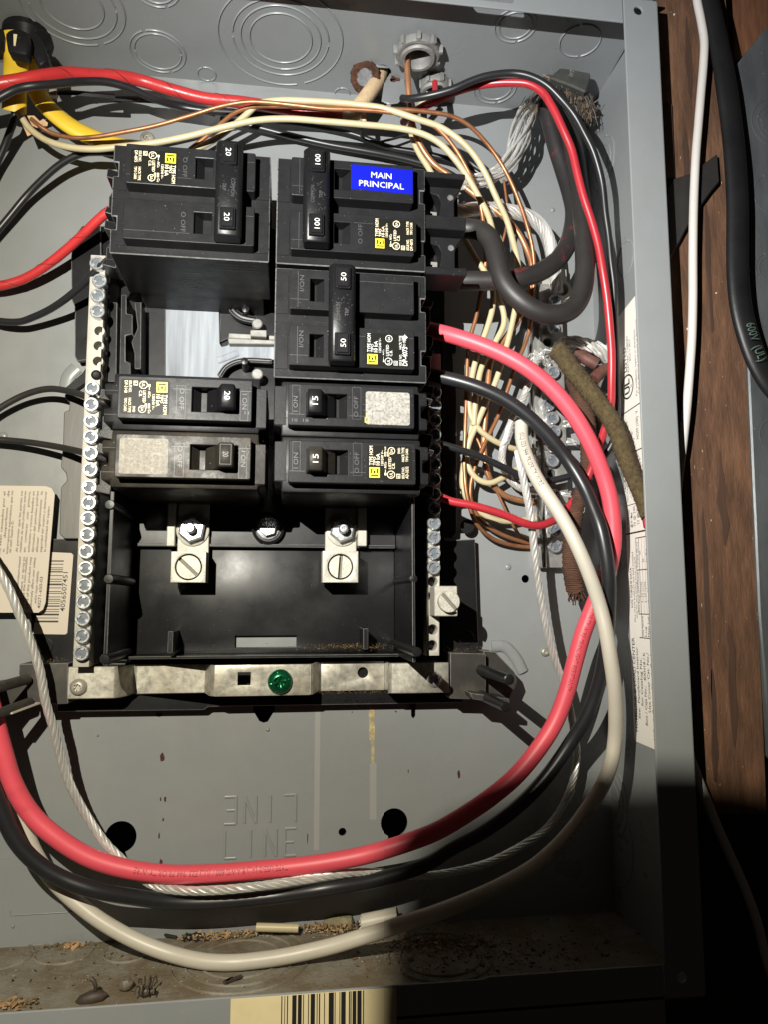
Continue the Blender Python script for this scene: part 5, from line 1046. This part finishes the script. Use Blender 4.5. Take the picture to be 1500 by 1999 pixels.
# old cloth covered cables
wire('brown braided cloth sleeve standing upright behind the black cable, frayed at its foot', [(1120, 740, 22), (1134, 775, 26), (1144, 810, 28), (1150, 868, 30), (1148, 915, 30), (1136, 960, 31), (1124, 1000, 32), (1118, 1050, 33), (1118, 1105, 33), (1123, 1145, 32), (1127, 1156, 32)], 4.7, clothb, 'cable', 'cloth_cable', n=20, step=.9, rf=lambda t, i: 1 + .05 * math.sin(i * 2.1) + .10 * math.sin(t * 9))
fr = bpy.data.objects['cloth_cable']
mb = MB()
for _ in range(44):
    p0 = at(1124 + random.uniform(-14, 14), 1150 + random.uniform(-4, 6), 33 + random.uniform(-3, 3)); e = Vector((random.uniform(-2.5, 2.5), -random.uniform(2, 8), random.uniform(-2, 2))); mb.tube([p0, p0 + e * .5 + Vector((random.uniform(-.6, .6), 0, 0)), p0 + e], .35, 4)
mb.build('frayed_end', clothb, fr, 60)
oc, P = wire('olive fuzzy cloth cable leaning from the ground bar up to the right flange', [(1088, 684, 40), (1098, 692, 42), (1116, 718, 45), (1142, 750, 48), (1168, 784, 51), (1189, 812, 54), (1207, 847, 57), (1219, 885, 60), (1233, 920, 63), (1247, 952, 66), (1259, 984, 69), (1268, 1010, 72)], 5.4, clotho, 'cable', 'cloth_cable', n=22, step=.8, rf=lambda t, i: (1 + .03 * math.sin(i * 1.7) + random.uniform(-.03, .03)) * (1 - .26 * t))
mb = MB()
for _ in range(900):
    i = random.randrange(1, len(P) - 2); t = (P[i + 1] - P[i]).normalized(); n0 = Vector((random.gauss(0, 1), random.gauss(0, 1), random.gauss(0, 1))); n0 = (n0 - t * n0.dot(t)).normalized()
    p0 = P[i] + n0 * 5.2 * (1 - .26 * i / len(P)); mb.tube([p0, p0 + n0 * .7 + t * random.uniform(-.5, .5), p0 + n0 * random.uniform(.8, 1.5) + t * random.uniform(-1, 1)], .08, 3)
mb.build('fuzz', clotho, oc, 60)
wire('red core showing at the end of the olive cloth cable beside the flange', [(1256, 985, 62), (1262, 1005, 68), (1266, 1028, 73)], 2.2, red)
for l, p in (('upper short reddish cable stub under the aluminium strands', [(1128, 690, 24), (1148, 702, 28), (1166, 712, 29)]), ('lower short reddish cable stub beside the red wire', [(1200, 716, 28), (1182, 722, 30), (1168, 732, 32), (1160, 742, 33)])):
    wire(l, p, 3.6, mat('reddish_rubber', (.095, .036, .026), .6, var=.4, vs=150, bump=.2, bs=600), 'cable', 'cable_stub', n=14)
# outside the box
wire('white plastic cable running down over the brown planks outside the box', [(1360, -25, 80), (1362, 0, 80), (1370, 40, 80), (1376, 80, 80), (1375, 120, 80), (1370, 180, 80), (1365, 240, 80), (1360, 300, 80), (1357, 360, 80), (1355, 420, 80), (1354, 500, 79), (1354, 580, 79), (1352, 660, 79), (1348, 720, 79), (1342, 796, 79), (1334, 870, 78), (1325, 940, 77), (1318, 1040, 76), (1316, 1180, 75), (1322, 1330, 75), (1334, 1430, 76), (1346, 1470, 77), (1364, 1520, 77), (1378, 1555, 77), (1401, 1612, 76), (1428, 1672, 74), (1456, 1735, 72), (1480, 1802, 70), (1494, 1860, 70), (1520, 1940, 70)], 2.3, romexw, 'cable', 'cable', n=14)
black_g = mat('deep_black_jacket', (.010, .010, .011), .42, spec=.3, var=.3, vs=50, bump=.08, bs=400, specks=.5, scol=(.10, .09, .08))
gc, P = wire('flattened thick black cable at the far right, draped over the galvanised box', [(1382, -30, 82), (1388, 0, 82), (1399, 55, 82), (1408, 100, 82), (1418, 160, 83), (1429, 240, 83), (1437, 320, 84), (1441, 400, 84), (1441, 480, 84), (1442, 540, 84), (1448, 600, 84), (1460, 650, 84), (1480, 705, 84), (1510, 755, 84), (1560, 800, 84)], 6.2, black_g, 'cable', 'cable', n=22, flat=.55, up=(0, 0, 1), rf=lambda t, i: .82 + .18 * min(1, t * 4))
mb = MB()
def rot_text(s_, px, py, ang, h, d): e = Vector((math.cos(ang), math.sin(ang), 0)); mb.text(s_, at(px, py, d), e, Vector((-e.y, e.x, 0)), h, .01)
P2 = P
m_ = wire_text(P, 6.3, slen(P, 1442, 640), '600V  (UL)', 4.6, -.2); m_.build('lettering', mat('green_grey_print', (.045, .075, .055), .6), gc, smooth=0, recalc=False)

# ================================================================ conduit fittings in the top wall
def gear(n, r0, r1, w): 
    P = []
    for k in range(n):
        a0 = 2 * math.pi * k / n; s_ = 2 * math.pi / n
        for t, r in ((0, r0), (.30, r0), (.34, r1), (.34 + w, r1), (.38 + w, r0), (.7, r0)): P.append((r * math.cos(a0 + t * s_), r * math.sin(a0 + t * s_)))
    return P
def fitting(name, label, px, py, ro, rb, depth, teeth):
    c = ray(px, py, 1, YT - 5); f = thing(name, label, 'conduit fitting', (c.x, YT, c.z))
    mb = MB(); P = gear(teeth, ro * .86, ro, .22); plate(mb, [(c.x + p[0], c.z + p[1]) for p in P], [circ(c.x, c.z, rb + .6, 32)], YT - 6.6, YT - 1.5, .6, axis=1); mb.build('locknut', cast, f, 40)
    mb = MB(); mb.lathe((c.x, YT, c.z), [(rb + .5, 0), (rb + .5, 7), (rb + 1.4, 7.2), (rb + 1.4, depth - 1), (rb + .6, depth), (rb - 1.2, depth), (rb - 1.8, depth - 1.5), (rb - 1.8, -30)], 36, (0, -1, 0), cap=False); mb.build('bushing', cast, f, 40)
    mb = MB(); mb.lathe((c.x, YT + 30, c.z), [(rb - 1.9, 0), (.05, .1)], 24, (0, -1, 0)); mb.build('bore_shade_disc', dark, f)  # dark disc closing the throat, its shade put into the colour
fitting('conduit_fitting', 'large toothed conduit locknut and bushing, the thick copper rod coming out of it', 817, 106, 14.6, 8.9, 8.5, 9)
fitting('conduit_fitting', 'small grey conduit fitting lower right of the big locknut, red and cream wires entering', 850, 172, 10.5, 7.6, 9, 7)
# dark clamp with shredded wrapping
ck = thing('entrance_clamp', 'dark grey cable clamp at the top right corner with shredded wrapping below it', 'cable clamp', tuple(at(1110, 165, 36)))
mb = MB(); mb.prism(pp([(1078, 148), (1097, 131), (1154, 141), (1155, 152), (1146, 180), (1112, 165), (1076, 152)], 44), 30, 44); mb.bevel(.9); mb.build('clamp_block', mat('dark_iron', (.045, .046, .042), .55, var=.3, vs=150, bump=.2, bs=500, specks=.5, scol=(.25, .24, .22)), ck)
mb = MB(); e_ = Vector((-.95, .18, 0)); mb.text('WT', at(1119, 152, 44.15), Vector((.35, .93, 0)), Vector((-.93, .35, 0)), 3.0, .005); mb.build('stamped_lettering', cast, ck, smooth=0, recalc=False)
mb = MB(); P = path([(1060, 176, 30), (1085, 172, 32), (1110, 188, 32), (1136, 214, 31), (1142, 240, 29)]); mb.tube(P, 7.5, 14, rf=lambda t, i: random.uniform(.75, 1.1)); mb.build('wrapping', mat('shredded_wrapping', (.085, .065, .048), .95, var=.7, vs=220, bump=1.0, bs=900), ck, 20)
fib = [mat('fibre_tan', (.17, .125, .08), .9, var=.5, vs=500), mat('fibre_dark', (.05, .036, .026), .9, var=.5, vs=500), mat('fibre_grey', (.20, .19, .18), .8, var=.4, vs=500)]
mb = MB()
for _ in range(420):
    t = random.random(); i = min(len(P) - 2, int(t * len(P))); p0 = P[i] + Vector((random.uniform(-5, 5), random.uniform(-5, 5), random.uniform(2, 8))); e = Vector((random.uniform(-5, 4), random.uniform(-11, 3), random.uniform(-2, 3))); mi = random.choice((0, 1, 1, 1, 2))
    mb.tube([p0, p0 + e * .5 + Vector((random.uniform(-1, 1), random.uniform(-1, 1), 0)), p0 + e], random.uniform(.07, .24), 4, mi=mi)
for _ in range(40):
    i = random.randrange(len(P) - 1); p0 = P[i] + Vector((random.uniform(-6, 6), random.uniform(-7, 4), random.uniform(3, 8))); a_ = [p0 + Vector((random.uniform(-2.5, 2.5), random.uniform(-3.5, 2), random.uniform(-1, 1))) for _ in range(4)]; mb.face([mb.v(q) for q in a_], random.choice((0, 1, 1, 2)))
for _ in range(40):
    p0 = at(random.uniform(1024, 1056), random.uniform(188, 214), 36); e = Vector((random.uniform(-6, 1), -random.uniform(2, 10), 0)); mb.tube([p0, p0 + e * .5, p0 + e], .16, 4, mi=random.choice((0, 1, 1)))
mb.build('fibres', fib, ck, smooth=0)

# ================================================================ litter on the bottom of the box
c0 = lambda px, py: bw(px, py)
mb = MB(); gm = [dirtm, dirt2, dirt3, dirtk]
def litter(px, py, sx, sy, n, s0, s1, mi, hgt=0.0):
    for _ in range(n):
        c = bw(px + random.gauss(0, sx), py + random.gauss(0, sy))
        if c.z > DF - 2: continue
        if c.z < 1.5: c.z = random.uniform(1.5, 7)
        s = random.uniform(s0, s1) * random.choice((.5, .7, 1)); c = c + Vector((0, s * .25 + random.random() * hgt, 0))
        ax = Vector((random.uniform(-1, 1), random.uniform(-.25, .25), random.uniform(-1, 1))).normalized(); b2 = ax.cross(Vector((0, 1, .2))).normalized(); u2 = ax.cross(b2); l, w_, h_ = s * random.uniform(.8, 1.8), s * random.uniform(.3, .7), s * random.uniform(.15, .4)
        V = [mb.v(c + ax * (i * l) + b2 * (j * w_ * random.uniform(.5, 1)) + u2 * (k * h_)) for i in (-1, 1) for j in (-1, 1) for k in (-1, 1)]
        for q in ((0, 1, 3, 2), (4, 6, 7, 5), (0, 4, 5, 1), (2, 3, 7, 6), (0, 2, 6, 4), (1, 5, 7, 3)): mb.face([V[i] for i in q], mi)
litter(430, 1826, 34, 4, 120, .4, 1.5, 1, 2.5); litter(470, 1824, 50, 4, 200, .4, 1.3, 0, 2); litter(450, 1822, 40, 4, 120, .3, .9, 2, 3); litter(650, 1818, 30, 5, 150, .4, 1.5, 1, 4); litter(680, 1816, 40, 5, 200, .4, 1.3, 0, 4); litter(620, 1818, 40, 4, 90, .3, .9, 2, 3); litter(385, 1822, 14, 3, 70, .8, 2.0, 3, 2)
litter(22, 1966, 14, 5, 60, .4, 1.3, 1, 2); litter(40, 1964, 16, 5, 50, .5, 1.3, 0, 2); litter(140, 1838, 30, 4, 70, .4, 1.3, 0, 1); litter(148, 1836, 8, 3, 22, .6, 1.7, 1, 1.5); litter(200, 1890, 170, 36, 500, .1, .4, 0); litter(200, 1890, 180, 36, 420, .1, .36, 2); litter(220, 1862, 60, 10, 40, .4, 1.2, 0); litter(180, 1900, 160, 30, 60, .3, .8, 3)
litter(720, 1875, 150, 26, 500, .12, .5, 0); litter(800, 1850, 80, 20, 420, .12, .5, 2); litter(900, 1866, 100, 24, 500, .2, .9, 0, 1); litter(1050, 1860, 120, 26, 300, .2, 1.0, 3); litter(850, 1842, 50, 10, 240, .3, 1.1, 0, 2); litter(830, 1845, 40, 10, 60, .5, 1.3, 1, 2); litter(1000, 1850, 130, 20, 200, .2, 1.0, 1)
o = mb.build('debris', gm, None, smooth=0, org=bw(500, 1860)); tag(o, 'wood crumbs, grit and dust lying along the bottom of the box', 'debris', kind='stuff')
def offcut(label, a, b, r, m, hollow=True):
    a = Vector(a); b = Vector(b); ax = (b - a); mb = MB(); L_ = ax.length
    mb.lathe(a, [(r, 0), (r, L_), (r * .72, L_), (r * .72, L_ - 3), (.05, L_ - 3.2)], 18, ax); o = mb.build('insulation_offcut', m, org=(a + b) / 2, smooth=40); tag(o, label, 'offcut'); return o
offcut('slim cream insulation offcut lying in the orange crumbs', at(500, 1810, 8), at(582, 1812, 10), 2.2, cream)
wo = offcut('fat white insulation offcut lying behind the white cable', at(708, 1802, 10), at(778, 1788, 14), 4.6, white)
mb = MB()
for _ in range(22):
    p0 = at(708 + random.uniform(-2, 3), 1802 + random.uniform(-12, 12), 12); mb.tube([p0, p0 + Vector((-1.2, random.uniform(-.5, 1.2), .4)), p0 + Vector((random.uniform(-3, .5), random.uniform(-1.5, 2.0), .6))], .35, 4)
mb.build('torn_edge', white, wo, 60)
mb = MB(); c = bw(690, 1806); mb.lathe(c + Vector((-9, 3.0, 3)), [(.1, -9), (2.6, -7), (3.8, -2), (3.9, 4), (2.8, 8), (.1, 9)], 14, (1, .1, .2), wob=.08); tag(mb.build('fluff_ball', mat('grey_green_fluff', (.20, .18, .11), .95, var=.4, vs=250, bump=1, bs=600), org=c), 'small grey-green lump of fluff left of the fat white offcut', 'debris')
for px, py, l, a_ in ((455, 1918, 9, .55), (445, 1921, 6, .9)):
    c = bw(px, py); mb = MB(); e = Vector((math.cos(a_), 0, -math.sin(a_))); b2 = Vector((-e.z, 0, e.x)); P = [c + e * l * -.5 + b2 * -.8, c + e * l * .5 + b2 * -.5, c + e * l * .45 + b2 * .9, c - e * l * .45 + b2 * .8]; P = [q + Vector((0, 1.2, 0)) for q in P]; sheet(mb, P, 1.0)
    tag(mb.build('wood_splinter', mat('dark_splinter', (.05, .038, .026), .9, var=.4, vs=300), org=c, smooth=0), 'dark wood splinter above the bar code sticker' + (', the longer of two' if l > 8 else ', the shorter of two'), 'splinter')
# dead insect and seed husk
def insect(px, py, label, body, n_legs, s, col):
    c = bw(px, py) + Vector((0, 2.6 * s, 0)); r = thing('dead_insect', label, 'insect', tuple(c))
    mb = MB(); mb.lathe(c, [(.1, -4.2 * s), (1.5 * s, -3.2 * s), (2.3 * s, -1 * s), (1.9 * s, 1.2 * s), (1.0 * s, 2.2 * s), (1.3 * s, 3.2 * s), (.9 * s, 4.4 * s), (.1, 4.8 * s)], 14, (1, .12, .2), wob=.05); mb.build('body', col, r, 60)
    for k in range(n_legs):
        sd = 1 if k % 2 else -1; x = (k // 2 - n_legs / 4 + .4) * 1.3 * s; p0 = c + Vector((x, .3, sd * .8 * s)); mb = MB(); mb.tube(spline([p0, p0 + Vector((x * .5, 3.4 * s, sd * 2.0 * s)), p0 + Vector((x * 1.0, 4.2 * s + random.uniform(-.8, .8), sd * 3.2 * s)), p0 + Vector((x * 1.2, 1.0 * s, sd * 4.6 * s))]), .32 * s, 5); mb.build('leg', col, r, 60)
    return r
ic = mat('insect_brown', (.055, .042, .032), .5, var=.5, vs=300); ig = mat('insect_grey', (.13, .11, .085), .5, var=.5, vs=300)
ins = insect(285, 1947, 'dead brown spider curled on its back at the front edge of the box', ic, 8, .95, ic)
mb = MB(); c = bw(243, 1934) + Vector((0, 2.8, 0)); mb.lathe(c, [(.1, -3.4), (2.0, -2.4), (3.1, 0), (2.6, 2.2), (.8, 3.6), (.1, 3.9)], 16, (1, .2, .1), wob=.05); tag(mb.build('seed_husk', ig, org=c), 'round grey husk just left of the dead spider', 'husk')
mb = MB(); c = bw(178, 1955) + Vector((0, 1.5, 0)); mb.lathe(c, [(.1, -7), (2.0, -5), (3.0, 0), (2.2, 4.5), (.1, 7)], 14, (1, .12, -.1), wob=.06); mb.tube(spline([c + Vector((1, 2, 0)), c + Vector((1.6, 5, .5)), c + Vector((.4, 7.4, .2)), c + Vector((-.8, 8.2, 0))]), .9, 7); tag(mb.build('seed_husk', mat('husk_dark', (.045, .032, .024), .6, var=.4, vs=300), org=c), 'dark husk with a curled stalk at the lower left edge', 'husk')

for o in sc.objects:
    if 'org' in o.keys(): del o['org']
